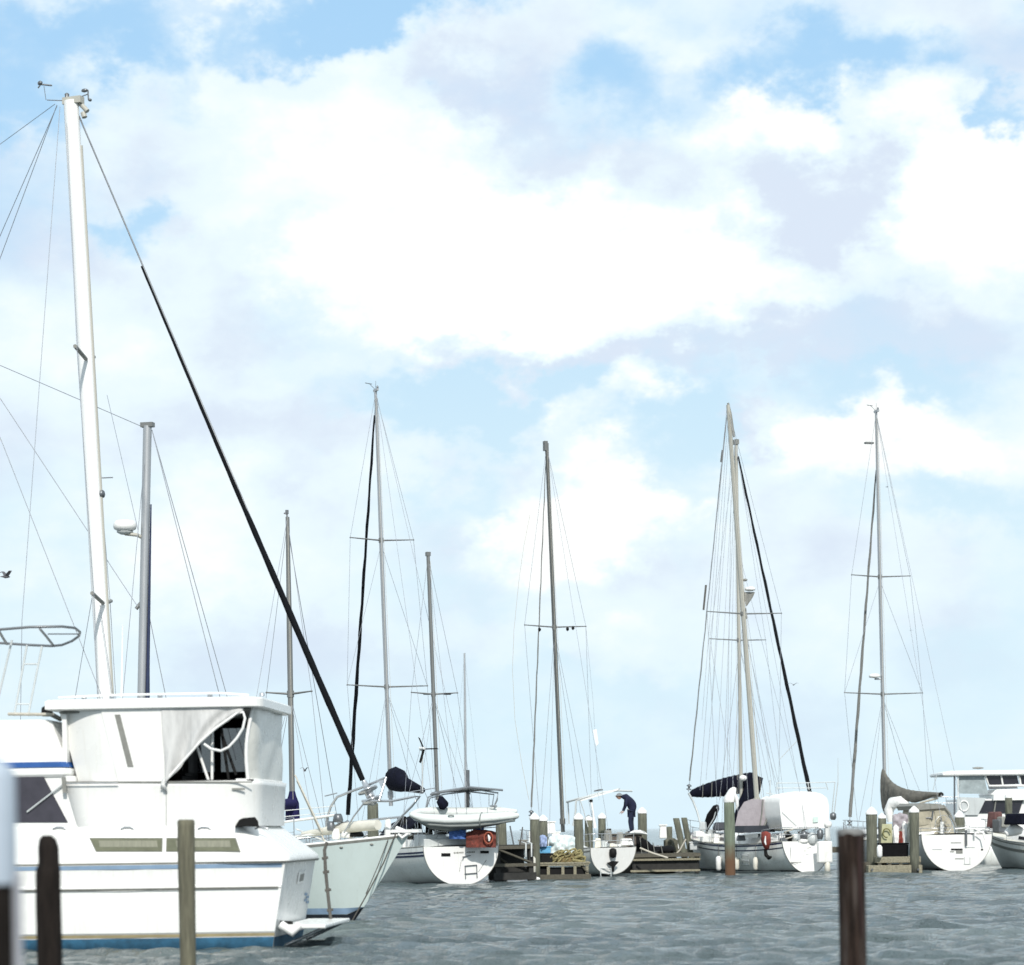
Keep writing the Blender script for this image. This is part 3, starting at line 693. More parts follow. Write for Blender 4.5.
    for i in range(26):
        f = i / 25; rows.append([ring_pt(lerp(1.52 - .1 * math.sin(g * 3) - .12 * g, 1.0 + .785 + 2.6, f), lerp(4.40, 3.07, g)) + Vector((.012 * math.sin(g * 9 + f * 11), .02 * math.sin(f * 25 + g * 2), 0)) for g in [j / 10 for j in range(11)]])
    vc = A.part(MB().sheet(rows, .012), 'corner_curtain', vinyl, top)
    A.part(MB().tube([r[0] * 1 for r in [[ring_pt(lerp(1.15, 4.3, i / 20), 3.08) + Vector((0, .012, 0))] for i in range(21)]], .022, 6), 'curtain_hem', canvasw, vc)
    A.part(MB().tube([ring_pt(1.52 - .1 * math.sin(g * 3) - .12 * g, lerp(4.40, 3.07, g)) + Vector((0, .02, 0)) for g in [j / 8 for j in range(9)]], .035, 6), 'zip_edge', canvasw, vc)
    # aft face far half and far side: black cloth added to darken the interior, smoky windows
    wl_ = [(221, 728, 250, 772), (196, 742, 212, 776)]
    ws = [A.side(x, y, -1.70) for x, y in ((250, 728), (221, 772), (214, 728), (198, 772))]
    xa, xb, xc, xd = ws[0].x, ws[1].x, ws[2].x, ws[3].x; zt_, zb_ = ws[0].z, ws[1].z
    fm = MB(); fm.box(((xa + 3.9) / 2, -1.70, (zt_ + 4.38) / 2), (3.9 - xa, .03, 4.38 - zt_)); fm.box(((xa + 3.9) / 2, -1.70, (zb_ + 3.08) / 2), (3.9 - xa, .03, zb_ - 3.08))
    for u0, u1 in ((xb, xc), (xd, 3.9)): fm.box(((u0 + u1) / 2, -1.703, (zt_ + zb_) / 2), (u1 - u0, .03, zt_ - zb_ + .02))
    A.part(fm, 'far_curtain', blackc, top)
    for u0, u1 in ((xa, xb), (xc, xd)): A.part(MB().box(((u0 + u1) / 2, -1.72, (zt_ + zb_) / 2), (abs(u1 - u0) + .06, .01, zt_ - zb_ + .06)), 'smoky_window', vinylc, top)
    A.part(MB().box((2.3, 0, 3.075), (3.4, 3.3, .03)), 'aft_deck_floor', dark, co)  # floor coloured dark for the shade inside the enclosure
    A.part(MB().box((2.4, 0, 4.36), (3.5, 3.3, .03)), 'headliner', rubgrey, top)  # white ceiling coloured grey, shade under the roof painted in
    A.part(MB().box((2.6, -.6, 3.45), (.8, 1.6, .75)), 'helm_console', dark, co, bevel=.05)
    mb = MB(); mb.box((2.3, .3, 3.25), (.5, .55, .1)); mb.box((2.05, .3, 3.45), (.1, .5, .4)); mb.tube([(2.3, .3, 3.1), (2.3, .3, 3.22)], .05, 8)
    A.part(mb, 'deck_chair', rubber, co)
    for a, b, m in (((212, 729), (212, 782), whitepl), ((196, 744), (209, 782), whitepl), ((222, 735), (236, 775), rubber), ((219, 712), (229, 782), rubber)):
        A.part(MB().tube([A.side(*a, 1.5), A.side(*b, 1.5)], .028, 6), 'curtain_pole', m, top)
    # torn flap of curtain
    out = [(161, 708, 166, 784), (170, 708, 170, 778), (180, 708, 179, 768), (190, 708, 187, 758), (200, 708, 196, 747), (210, 708, 204, 739), (220, 708, 215, 728), (230, 708, 228, 721), (238, 708, 237, 715), (243, 708, 243, 711)]
    rows = []
    curt = mat('curtain_grey', (0.56, 0.56, 0.55), 0.6, var=0.14, scale=3, stretch=(4, 1, .6), bump=.5)
    for i in range(len(out) * 3 - 2):
        f = i / 3; k = min(int(f), len(out) - 2); g_ = f - k; a = [lerp(out[k][q], out[k + 1][q], g_) for q in range(4)]
        rows.append([A.side(lerp(a[0], a[2], g), lerp(a[1], a[3], g), 1.80) + Vector((0, .05 * math.sin(g * 7 + i * .8) * g + .09 * math.sin(i * .55 + g) * g, 0)) for g in [j / 10 for j in range(11)]])
    fl = A.part(MB().sheet(rows, .012), 'torn_curtain', curt, top)
    A.part(MB().tube([A.side(*q, 1.84) for q in ((166, 780), (170, 776), (186, 758), (200, 742), (216, 728), (236, 714), (243, 712), (245, 718), (243, 728), (237, 738), (229, 747), (221, 751), (211, 749), (204, 744))], .026, 6), 'curtain_strip', canvasw, fl)
    A.part(MB().tube([A.side(*q, 1.84) for q in ((166, 778), (163, 784), (165, 790), (162, 787))], .05, 6), 'curtain_end', canvasw, fl)
    # flybridge
    fx0 = A.side(70, 765, 1.75).x; fxt = A.side(47, 715, 1.75).x
    fz0, fz1, fzt = 3.13 + .05, 3.32, 4.22
    def fring(x0, x1, w, z): return [Vector((x1, w * .55, z)), Vector((x1 - .9, w, z)), Vector((x0 + .1, w, z)), Vector((x0, w - .12, z)), Vector((x0, -w + .12, z)), Vector((x0 + .1, -w, z)), Vector((x1 - .9, -w, z)), Vector((x1, -w * .55, z))]
    xe = 9.0
    fb_ = A.part(MB().loft([fring(fx0 + .06, xe + .9, 1.72, fz0), fring(fx0, xe + .9, 1.76, fz0 + .05), fring(fx0, xe + .8, 1.76, fz1), fring(fx0 + .05, xe + .7, 1.73, fz1 + .03), fring(fxt - .03, xe - .3, 1.66, fzt), fring(fxt + .05, xe - .4, 1.60, fzt + .02)], True, True, False), 'flybridge', gel, bevel=.01)
    A.part(MB().loft([fring(fx0 + .03, xe + .76, 1.757, 3.36), fring(fx0 + .08, xe + .73, 1.75, 3.46)], True, False, False), 'blue_stripe', bluem, fb_)
    A.part(MB().tube([A.side(8, 714, 1.6), A.side(52, 714.5, 1.6)], .03, 6), 'flybridge_trim', ropew, fb_)
    mb = MB(); p = A.side(47, 711, 1.2); mb.lathe(p - Vector((0, 0, .1)), [(.09, 0), (.11, .08), (.10, .16), (.04, .2)], 10); A.part(mb, 'horn', rubber, fb_)
    A.part(MB().tube([A.side(49, 713, 1.0), A.side(60, 719, 1.0), A.side(68, 711, 1.0)], .05, 6), 'folded_strap', rubgrey, fb_)
    # main deckhouse under the flybridge with dark side screen
    dx0 = A.side(79, 790, 1.75).x
    dh = A.part(MB().loft([fring(3.7, xe + .6, 1.72, 2.22), fring(3.9, xe + .2, 1.70, fz0 + .02)], True, True, False), 'deckhouse', gel)
    for sd in (1, -1):
        q = [A.side(x, y, 1.72) for x, y in ((-60, 775.5), (43, 775.5), (68, 822.5), (-90, 822.5))]
        A.part(MB().prism([Vector((p.x, sd * 1.71, p.z)) for p in q], (0, sd * .02, 0)), 'saloon_window', tintpanel, dh)
    A.part(MB().tube([A.side(27, 812, 1.76), A.side(66, 782, 1.76)], .018, 6), 'stay_rod', gelgrey, dh)
    A.part(MB().prism([A.side(x, y, 1.80) for x, y in ((62, 777), (66, 777), (67, 793), (63.5, 793))], (0, .05, 0)), 'navigation_light', rubgrey, dh)
    A.part(MB().tube([A.side(66, 783.5, 1.86), A.side(118, 783, 1.86)], .012, 6), 'grab_rail', steel, co)
    # tubular tower frame above the flybridge
    tb = MB(); zt = 5.75
    def tw(px, py, w): return A.side(px, py, w)
    tb.tube([tw(-70, 632, 1.0), tw(0, 629.5, 1.0), tw(30, 627, 1.0), tw(62, 626.5, .9), tw(75, 628, .7), tw(80, 632, .3), tw(79, 636, -.2), tw(72, 641, -.6), tw(62, 645, -.9), tw(52, 646, -1.0), tw(30, 645, -1.0), tw(0, 643, -1.0), tw(-70, 646, -1.0)], .025, 8)
    tb.tube([tw(40, 629, 1.0), tw(46, 636, .2), tw(53, 645, -1.0)], .025, 6); tb.tube([tw(-2, 629, 1.0), tw(3, 638, .1), tw(7, 644, -1.0)], .025, 6); tb.tube([tw(48, 634, .4), tw(78, 634, 0)], .012, 6)
    tb.tube([tw(-70, 632, 1.0), tw(-72, 640, 0), tw(-70, 646, -1.0)], .025, 6)
    fr_ = A.part(tb, 'tower_frame', steeldk, fb_)
    for a, b, w in (((27, 645), (14, 716), -.9), ((42, 646), (28, 716), -.9), ((12, 640), (-6, 716), .6), ((-40, 640), (-46, 716), .9)):
        A.part(MB().tube([tw(*a, w), tw(*b, w)], .022, 6), 'tower_leg', gelgrey, fr_)
    for a, b in (((23, 664), (38, 664)), ((17, 704), (31, 704))): A.part(MB().tube([tw(*a, -.9), tw(*b, -.9)], .018, 6), 'tower_rung', gelgrey, fr_)
    # bow rail
    mb = MB(); tops = []
    for i in range(8):
        x = 6.5 + i * .75; p = Vector((x, hb(x) * .93, 2.2 + .12 * i * .5)); mb.tube([p, p + Vector((0, 0, .6))], .014, 6); tops.append(p + Vector((0, 0, .6)))
    mb.tube(tops, .016, 6); A.part(mb, 'bow_rail', steel)
build_cruiser()

# ------------------------------------------------------------------ sailboats
HEAD = Vector((-.40, .917, 0)).normalized()

def build_sloop_behind_yacht():
    """large white sloop, bow to the right, behind the motor yacht"""
    h = Vector((math.cos(R(20)), -math.sin(R(20)), 0)); bow = P(409, 834, 57.0); o = bow - h * 15.2
    Bt = Frame((o.x, o.y), h, 'sailboat', 'big white sloop with the tallest mast, its sharp bow behind the motor yacht stern', 'sailboat', 'sailboats moored in the marina')
    H_ = Hull(15.2, 4.3, (1.5, 1.45, 2.02), tr=.72, tw=.90, flare=1.35, pw=2.0)
    hull = H_.hull(Bt, gel2); H_.band(Bt, .22, .36, bluepale, 'blue_stripe', wl=True, parent=hull); H_.band(Bt, -.4, .21, bootdk, 'antifouling', wl=True, parent=hull)
    H_.band(Bt, .0, .05, rubgrey, 'rub_rail', parent=hull)
    # scuppers under the toe rail
    for sd in (1, -1):
        for k in range(5):
            t = .78 + k * .042; z = H_.zs(t) - .12; p = H_.pt(t, z, sd, .0)
            Bt.part(MB().ell(p, (.05, .03, .025), 8, 5), 'scupper', rubgrey, hull)
    H_.rail(Bt, gel); H_.stanchions(Bt, .12, .84, 7, .66); H_.cabin(Bt, .34, .70, .45); H_.coaming(Bt); H_.helm(Bt); H_.pushpit(Bt)
    # pulpit, curved rail and anchor platform
    mb = MB(); Yn, Yf = 58.2, 57.2
    q = lambda px, py, Y=57.4: Bt.p(px, py, Y)
    mb.tube([q(326, 829, 58.6), q(327, 818, 58.6), q(331, 806, 58.5), q(337, 797, 58.3), q(352, 791, 58), q(366, 786, 57.7), q(380, 780, 57.4), q(386, 777.5, 57.3)], .03, 8)
    mb.tube([q(325, 796, 58.8), q(337, 793, 58.3)], .015, 6)
    mb.tube([q(386, 777.5, 57.3), q(383, 788, 57.2), q(379, 801, 57.1)], .03, 8)
    mb.prism([q(378, 781, 57.4), q(385, 778.5, 57.3), q(382, 789, 57.2)], (.02, .02, 0))
    mb.tube([q(362, 801, 57.4), q(392, 801, 57), q(412, 797, 56.8), q(420, 796, 56.7), q(412, 806, 56.8), q(401, 817, 56.9), q(391, 829, 57.0)], .028, 8)
    mb.tube([q(364, 803, 57.4), q(354, 816, 57.5), q(344, 833, 57.6)], .022, 6)
    mb.tube([q(338, 823, 58.1), q(358, 822, 57.6), q(380, 819, 57.3), q(400, 817, 57)], .026, 8)
    pl = Bt.part(mb, 'pulpit', steel)
    mb = MB(); mb.tube([q(303, 834, 59.4), q(320, 832, 58.8), q(340, 828.5, 58.0), q(360, 826, 57.6), q(378, 825, 57.2)], [.06, .09, .12, .13, .12], 10)
    Bt.part(mb, 'rolled_awning', deckw)
    for px, py, w_, hh, m in ((336, 834, .22, .25, gel), (347, 833.5, .3, .2, gel), (388, 829, .18, .5, whitepl), (331, 826, .2, .22, steeldk), (338, 818, .25, .2, steeldk), (356, 834, .4, .14, rubber), (396, 831, .3, .16, steeldk)):
        c = q(px, py, 57.9); mb = MB(); mb.lathe((c.x, c.y, c.z - hh / 2), [(w_ * .4, 0), (w_ * .5, hh * .2), (w_ * .42, hh * .7), (w_ * .3, hh), (.02, hh)], 10); Bt.part(mb, 'deck_fitting', m)
    wl = MB(); c = q(404, 831, 57.0); wl.box(c, (.8, .2, .07)); wl.tube([q(396, 828, 57), q(411, 834, 56.9)], .05, 8); wl.tube([q(409, 833, 56.9), q(402, 838, 56.9), q(398, 834, 56.9)], .035, 6)
    Bt.part(wl, 'anchor_roller', whitepl)
    Bt.part(MB().tube([q(396, 833, 56.95), q(384, 862, 56.9), q(370, 889, 56.9), q(352, 921, 57)], .016, 5), 'mooring_line', roped)
    Bt.part(MB().tube([q(388, 840, 56.95), q(378, 866, 56.9), q(366, 894, 56.9)], .012, 5), 'mooring_line', roped)
    # rails left of the curve (its side deck)
    for a, b, r_ in (((262, 825), (335, 815), .03), ((285, 838), (332, 832), .03), ((296, 829), (328, 842), .02), ((270, 812), (335, 806), .009), ((270, 818), (336, 812), .009)):
        Bt.part(MB().tube([q(*a, 59.8), q(*b, 58.4)], r_, 6), 'side_rail', whitepl)
    for a, b in (((295, 775), (322, 832)), ((297, 781), (325, 842))): Bt.part(MB().tube([q(*a, 59.3), q(*b, 58.5)], .018, 6), 'shroud', ropew)
    # mast and rig
    Y = 60.5; base = Bt.p(112, 822, Y); top = Bt.p(71, 101, Y); d = top - base
    pts = [base + d * (i / 16) for i in range(17)]
    mast = Bt.part(MB().tube(pts, [.19 * lerp(1, 1.0, i / 16) for i in range(17)], 14, flat=(1, .78)), 'mast', mastw)
    f_ = d.normalized()
    Bt.part(MB().tube([p + Vector((-.175, .06, 0)) for p in pts[:-1]], .035, 6), 'mast_shade_aft', alu, mast)  # greyish strip stands for the shaded after edge of the mast
    Bt.part(MB().tube([p + Vector((.185, .04, 0)) for p in pts[:-1]], .045, 6), 'mast_shade_fore', mastcream, mast)  # matching strip paints the shaded forward edge
    mh = MB(); mh.box(top + Vector((.06, 0, .0)), (.5, .2, .16)); mh.tube([top + Vector((.2, .05, -.05)), top + Vector((.42, .05, -.28))], .06, 8); mh.tube([top + Vector((.3, .05, -.3)), top + Vector((.34, .05, -.42))], .07, 8); Bt.part(mh, 'masthead_fitting', mastcream, mast)
    def mp(px, py): return Bt.p(px, py, Y)
    mb = MB(); mb.tube([mp(70, 101), mp(80, 97), mp(88, 94)], .014, 5); mb.tube([mp(88, 90), mp(88.5, 100)], .018, 5); mb.ell(mp(84.5, 90.5), (.09, .05, .05), 8, 5); mb.ell(mp(90, 100), (.05, .05, .04), 6, 4); Bt.part(mb, 'anemometer', steeldk, mast)
    mb = MB(); mb.tube([mp(70, 101), mp(60, 100.5), mp(47, 100)], .012, 5); mb.tube([mp(46, 100), mp(44, 86)], .008, 5); mb.tube([mp(38, 84), mp(52, 85.5)], .022, 5); mb.ell(mp(40, 83), (.07, .04, .06), 6, 4); mb.tube([mp(38, 88), mp(41, 84)], .018, 5); Bt.part(mb, 'wind_vane', steeldk, mast)
    mb = MB(); mb.lathe(mp(67, 100), [(.06, 0), (.07, .05), (.05, .08), (.06, .14), (.02, .17)], 8); Bt.part(mb, 'masthead_light', steeldk, mast)
    for (ax, ay, bx, by) in ((76, 349, 87, 359), (93, 596, 104, 603)):
        a, b = Bt.p(ax, ay, Y - 1.3), Bt.p((ax + bx) / 2 + 2, (ay + by) / 2, Y); c = Bt.p(bx + 5, by + 4, Y + 1.3)
        Bt.part(MB().tube([Bt.p(ax - 1, ay - 3, Y - 1.3), Bt.p(bx - 1, by, Y - .2)], .05, 6), 'spreader', rubgrey, mast)
        Bt.part(MB().tube([Bt.p(bx + 1, by, Y + .2), Bt.p(bx + 7, by - 2, Y + 1.4)], .05, 6), 'spreader', rubgrey, mast)
    Bt.part(MB().tube([mp(100, 478), mp(113, 477.5)], .015, 5), 'halyard_arm', steeldk, mast); Bt.part(MB().ell(mp(101.5, 494), (.09, .1, .12), 8, 5), 'steaming_light', steeldk, mast)
    mb = MB(); mb.ell(mp(103, 608), (.1, .1, .12), 8, 5); mb.box(mp(104, 615), (.1, .1, .45)); Bt.part(mb, 'deck_light', mastcream, mast)
    def w3(a, Ya, b, Yb, r=.008, m=None, name='shroud'): Bt.part(MB().tube([Bt.p(*a, Ya), Bt.p(*b, Yb)], r, 5), name, m or wirem, mast)
    w3((60, 107), Y, (22, 620), 58.6); w3((22, 620), 58.6, (20, 760), 58.6)
    w3((66, 107), Y, (77, 349), 59.2); w3((77, 349), 59.2, (94, 596), 59.2); w3((94, 596), 59.2, (101, 800), 58.8)
    w3((78, 115), Y, (90, 353), 62); w3((90, 353), 62, (110, 600), 62); w3((110, 600), 62, (122, 800), 62.3)
    w3((57, 105), Y, (-60, 420), 64, .009, None, 'backstay'); w3((57, 106), Y, (-72, 400), 65, .009, None, 'backstay')
    w3((55, 104), Y, (-120, 232), 66, .008, None, 'backstay')
    w3((92, 598), 60, (58, 800), 62); w3((100, 605), 60, (128, 800), 60); w3((0, 437), 62.5, (108, 712), 60, .01, None, 'halyard'); w3((0, 398), 63.5, (138, 607), 62, .01, None, 'halyard')
    # forestay: bare top, black furled sail below, drum on the foredeck
    fa = Bt.p(84, 128, Y - .15); fb_ = Bt.p(367, 790, 57.6)
    Bt.part(MB().tube([Bt.p(79, 116, Y), fa, fb_], .02, 6), 'forestay', steeldk, mast)
    n = 40; t0 = .212; pts = []; rr = []
    for i in range(n + 1):
        t = lerp(t0, .985, i / n); pts.append(fa.lerp(fb_, t) + Vector((0, 0, -.12 * math.sin(math.pi * t)))); rr.append(lerp(.032, .08, sm(0, .75, i / n)) * (1 + .06 * math.sin(i * 1.9)) * (.8 if i == n else 1))
    Bt.part(MB().tube(pts, rr, 8), 'furled_sail', furlblk, mast)
    c = Bt.p(369, 793, 57.5); ax = (fa - fb_).normalized(); qd = Vector((0, 0, 1)).rotation_difference(ax).to_matrix()
    fd = MB().lathe((0, 0, 0), [(.05, -.3), (.10, -.26), (.24, -.2), (.24, -.16), (.1, -.14), (.1, .02), (.24, .05), (.24, .09), (.08, .12), (.06, .3)], 14); fd.v = [qd @ p + c for p in fd.v]
    Bt.part(fd, 'furler_drum', steel, mast)
    boom(Bt, base + Vector((-.3, 0, 1.2)), base + Vector((-5.5, 0, 1.3)), cover=canvasw, prof=[(0, .6, .25), (.3, .5, .22), (.7, .35, .17), (1, .15, .1)])
build_sloop_behind_yacht()

def simple_hidden(origin, head, L, B, label, cabin_t=(.34, .72)):
    fr = Frame(origin, head, 'sailboat', label, 'sailboat', 'sailboats moored in the marina')
    H_ = Hull(L, B, (1.05, 1.0, 1.35)); hull = H_.hull(fr, gel); H_.band(fr, .02, .12, navy, 'boot_stripe', wl=True, parent=hull); H_.band(fr, -.4, .02, bootdk, 'antifouling', wl=True, parent=hull)
    H_.rail(fr); H_.cabin(fr, *cabin_t); H_.coaming(fr); H_.stanchions(fr, n=5); H_.pulpit(fr); H_.pushpit(fr)
    return fr, H_

def build_radar_boat():
    h = Vector((math.cos(R(14)), -math.sin(R(14)), 0)); Y = 66.5; m0 = P(141, 700, Y); o = m0 - h * 5.6
    fr, H_ = simple_hidden((o.x, o.y), h, 10.5, 3.3, 'sailboat behind the motor yacht roof, grey mast carrying a white radar dome')
    base = fr.p(139, 818, Y); top = fr.p(147.5, 426, Y)
    mast = mast_rig(fr, H_, base, top, r=.115, m=alu, spreaders=(), head=False, halyards=0, oval=(1, 1), taper=1.0)
    fr.part(MB().box(top + Vector((0, 0, .03)), (.34, .2, .12)), 'masthead_fitting', aludk, mast)
    d = top - base
    n = 24; fr.part(MB().tube([base.lerp(top, lerp(.0, .80, i / n)) + Vector((lerp(.17, .14, i / n), .02, 0)) for i in range(n + 1)], [lerp(.075, .02, i / n) for i in range(n + 1)], 8), 'furled_sail', furlblue, mast)
    mb = MB(); c = fr.p(125, 531, Y); mb.lathe(c, [(.2, 0), (.29, .05), (.31, .12), (.30, .2), (.24, .27), (.05, .29)], 18); rd = fr.part(mb, 'radar_dome', whitepl, mast)
    fr.part(MB().lathe(c - Vector((0, 0, .09)), [(.12, 0), (.22, .05), (.22, .08)], 12), 'radar_base', gelgrey, rd)
    fr.part(MB().tube([c + Vector((.0, 0, -.07)), c + Vector((.35, 0, -.12)), fr.p(141, 537, Y)], .05, 6), 'radar_bracket', mastcream, rd)
    fr.part(MB().tube([fr.p(136, 609, Y), fr.p(143, 600, Y)], .05, 6), 'mast_bracket', aludk, mast)
    def w3(a, Ya, b, Yb, r=.011, name='shroud'): fr.part(MB().tube([fr.p(*a, Ya), fr.p(*b, Yb)], r, 5), name, wirem, mast)
    w3((152, 430), Y, (236, 760), Y - .6); w3((152, 430), Y, (245, 760), Y + .8); w3((143, 427), Y, (-40, 348), 72, .011, 'backstay'); w3((146, 600), Y, (185, 790), Y); w3((138, 530), Y, (107, 395), 70, .009, 'halyard')
build_radar_boat()

def build_purple_cover_boat():
    h = Vector((.28, .96, 0)).normalized(); Y = 75.0; m0 = P(292, 800, Y); o = m0 - h * 5
    fr, H_ = simple_hidden((o.x, o.y), h, 9.5, 2.8, 'sailboat with slim grey mast and purple cover at its foot, behind the motor yacht')
    base = fr.p(292.5, 812, Y); top = fr.p(287.5, 517, Y)
    mast = mast_rig(fr, H_, base, top, r=.085, m=aludk, spreaders=((.40, .72),), head=False, halyards=1, oval=(1, 1), fore=(9.4, 0, 1.4), back=[(0.1, 0, 1.5)], fore_from=.96)
    mb = MB(); t = fr.p(287, 514, Y); mb.tube([t + Vector((0, .0, -.1)), t, fr.p(284, 513, Y)], .03, 6); mb.tube([t, t + Vector((0, 0, .12))], .05, 6); fr.part(mb, 'masthead_fitting', steeldk, mast)
    fr.part(MB().tube([base.lerp(top, q) for q in (-.03, .0, .03, .055, .07)], [.22, .21, .2, .12, .09], 10), 'sail_cover', purplec, mast)
    boom(fr, base + Vector((-.1, 0, .1)), base + Vector((-3.4, 0, .1)), cover=purplec, prof=[(0, .35, .2), (.4, .3, .18), (1, .12, .08)])
build_purple_cover_boat()

def build_ketch():
    """boat with the grey dinghy across its stern"""
    o = P(461.5, 884, 98.5)
    C = Frame((o.x, o.y), (-.41, .912), 'sailboat', 'white ketch with two navy stripes and rounded transom, under a hung inflatable dinghy', 'sailboat', 'sailboats moored in the marina')
    H_ = Hull(12.6, 3.75, (1.48, 1.40, 1.85), tr=.86, zk0=-.05, rake=0.0); hull = H_.hull(C, gelshade)
    # transom in plain white; the hull sides carry painted shade
    ring = [H_.pt(0, lerp(H_.zk(0), H_.zs(0), 1 - math.cos(j / 14 * math.pi / 2)), sd) + Vector((-.006, 0, 0)) for sd in (1,) for j in range(14, -1, -1)] + [H_.pt(0, lerp(H_.zk(0), H_.zs(0), 1 - math.cos(j / 14 * math.pi / 2)), -1) + Vector((-.006, 0, 0)) for j in range(1, 15)]
    C.part(MB().prism(ring, (-.02, 0, 0)), 'transom', gel, hull)
    C.part(MB().tube([p + Vector((-.02, 0, 0)) for p in ring], .014, 5), 'transom_edge', rubgrey, hull)
    H_.band(C, .17, .24, navy, 'navy_stripe', parent=hull, t1=.95); H_.band(C, .29, .37, navy, 'navy_stripe', parent=hull, t1=.95); H_.band(C, -.4, .05, bootdk, 'antifouling', wl=True, parent=hull)
    H_.rail(C, rubgrey)
    def tp(px, py, d=-.035): q = C.end(px, py, 0); return Vector((d, q.y, q.z))
    def quad(x0, y0, x1, y1, name, m, d=-.03): return C.part(MB().prism([tp(x0, y0, d), tp(x1, y0, d), tp(x1, y1, d), tp(x0, y1, d)], (-.012, 0, 0)), name, m, hull)
    quad(441, 853.2, 450, 856.4, 'stern_port', rubber); quad(480, 850.8, 488.5, 853.4, 'stern_port', rubber)
    x = 453.5; mk = MB()
    for wd_, g in ((1.2, .5), (1.0, .5), (1.4, .6), (.9, .5), (1.3, .5), (1.2, 3.4), (1.4, .5), (1.0, .5), (1.3, .5), (1.1, .5), (1.2, .5)):
        y = 852.9 - (x - 453) * .045; hgt = random.uniform(1.3, 1.9); mk.prism([tp(x, y - hgt / 2, -.03), tp(x + wd_, y - hgt / 2, -.03), tp(x + wd_, y + hgt / 2, -.03), tp(x, y + hgt / 2, -.03)], (-.006, 0, 0)); x += wd_ + g
    C.part(mk, 'transom_lettering', rubgrey, hull)
    ld = MB(); e = .018
    for a, b in (((464, 866), (476, 865)), ((464, 874), (476, 873)), ((464.5, 866), (465, 879)), ((476, 865), (476.5, 878)), ((462, 857), (470, 855.5)), ((463, 857), (462, 860))):
        ld.tube([tp(*a, -.07), tp(*b, -.07)], e, 5)
    C.part(ld, 'stern_ladder', steeldk, hull)
    for y in (-.9, .8): C.part(MB().tube([tp(461 if y < 0 else 486, 860), tp(459 if y < 0 else 478, 872)], .007, 4), 'stern_line', roped, hull)
    H_.stanchions(C, .2, .84, 6); H_.pulpit(C); H_.cabin(C, .34, .72, .5); H_.coaming(C, h=.36); H_.helm(C, .2)
    q = C.p
    # cockpit sides, grey locker panel
    C.part(MB().box((1.0, .9, 1.72), (1.2, .9, .5)), 'cockpit_locker', gelgrey, bevel=.04)
    C.part(MB().box((.35, .35, 1.62), (.15, 2.2, .35)), 'stern_seat', gelgrey, bevel=.03)
    hoop_cover(C, 2.6, 5.6, 1.35, 1.95, .7, navyc, 'dodger', droop=.12)
    hoop_cover(C, .9, 2.3, 1.45, 2.62, .22, navyc, 'bimini')
    for x_ in (1.0, 2.2): C.part(MB().tube([(x_, 1.4, 1.5), (x_, 1.42, 2.64), (x_, 0, 2.84), (x_, -1.42, 2.64), (x_, -1.4, 1.5)], .018, 6), 'bimini_frame', steel)
    # stern arch with solar panel
    mb = MB(); Ys = 98.9
    mb.tube([q(425, 812, Ys + .3), q(428, 797, Ys + .3), q(440, 793, Ys + .2), q(462, 789, Ys), q(470, 788.5, Ys), q(498, 793, Ys - .3), q(497, 800, Ys - .3), q(494, 807, Ys - .2)], .035, 8)
    mb.tube([q(425, 812, Ys + 1.6), q(430, 798, Ys + 1.6), q(445, 794, Ys + 1.5), q(468, 791.5, Ys + 1.4), q(494, 794.5, Ys + 1.2), q(492, 808, Ys + 1.2)], .03, 8)
    mb.tube([q(497, 806, Ys - .3), q(490, 806, Ys - .2)], .03, 6)
    for px in (436, 452, 470, 486): mb.tube([q(px, 792.5, Ys), q(px, 794, Ys + 1.5)], .02, 6)
    ar = C.part(mb, 'stern_arch', steel)
    C.part(MB().prism([q(430, 794, Ys - .2), q(469, 787, Ys - .3), q(503, 790, Ys - .5), q(503, 789, Ys + 1.2), q(469, 786, Ys + 1.3), q(432, 792, Ys + 1.3)], (0, 0, -.05)), 'solar_panel', steeldk, ar)
    C.part(MB().tube([q(410, 792, Ys + .6), q(435, 788, Ys + .4)], .02, 6), 'arch_rail', steel, ar)
    for px in (468, 489): C.part(MB().tube([q(px, 794, Ys - .4), q(px, 806, Ys - .8)], .012, 5), 'davit_line', roped, ar)
    # wind generator
    pole = MB().tube([q(422.5, 792, 100), q(422.3, 748, 100)], .035, 8); wg = C.part(pole, 'wind_generator', gelgrey)
    hub = q(422, 748.5, 100); C.part(MB().tube([hub + Vector((-.25, 0, 0)), hub + Vector((.12, 0, 0))], [.05, .09], 8), 'generator_hub', whitepl, wg)
    bl_ = MB()
    for ex, ey in ((418, 737), (437, 748), (419, 762)): bl_.prism([hub + Vector((-.13, .02, 0)), q(ex, ey, 99.9), q(ex + 1.8, ey + 1.2, 99.9), hub + Vector((-.13, -.07, -.05))], (-.02, 0, 0))
    C.part(bl_, 'generator_blades', rubber, wg)
    C.part(MB().tube([q(468, 812, 100), q(467.8, 770, 100)], .075, 8), 'antenna_pole', steeldk)
    # white stanchion and clutter on the left side deck
    for px, py, w_, hh, m in ((420, 836, .5, .3, gel), (408, 828, .5, .4, gelgrey), (417, 825, .4, .35, rubber), (400, 838, .5, .3, whitepl), (429, 832, .3, .6, rubber), (413, 840, .7, .25, gel), (402, 820, .5, .3, rubber)):
        c = q(px, py, 101.5); C.part(MB().box(c, (w_, w_ * .7, hh), rz=px, top=.8), 'deck_box', m, bevel=.04)
    base = q(391, 806, 104.8); top = q(375.5, 391, 104.8)
    mast = mast_rig(C, H_, base, top, r=.082, m=alu, spreaders=((.287, 1.8), (.64, 1.42)), smat=aludk, fore=q(347, 829, 109.5), furl=furlblk, furl_r=.085, furl_range=(.035, .96), back=[Vector((.1, .9, 1.5)), Vector((.1, -.9, 1.5))], chain_t=.52, fore_from=.985)
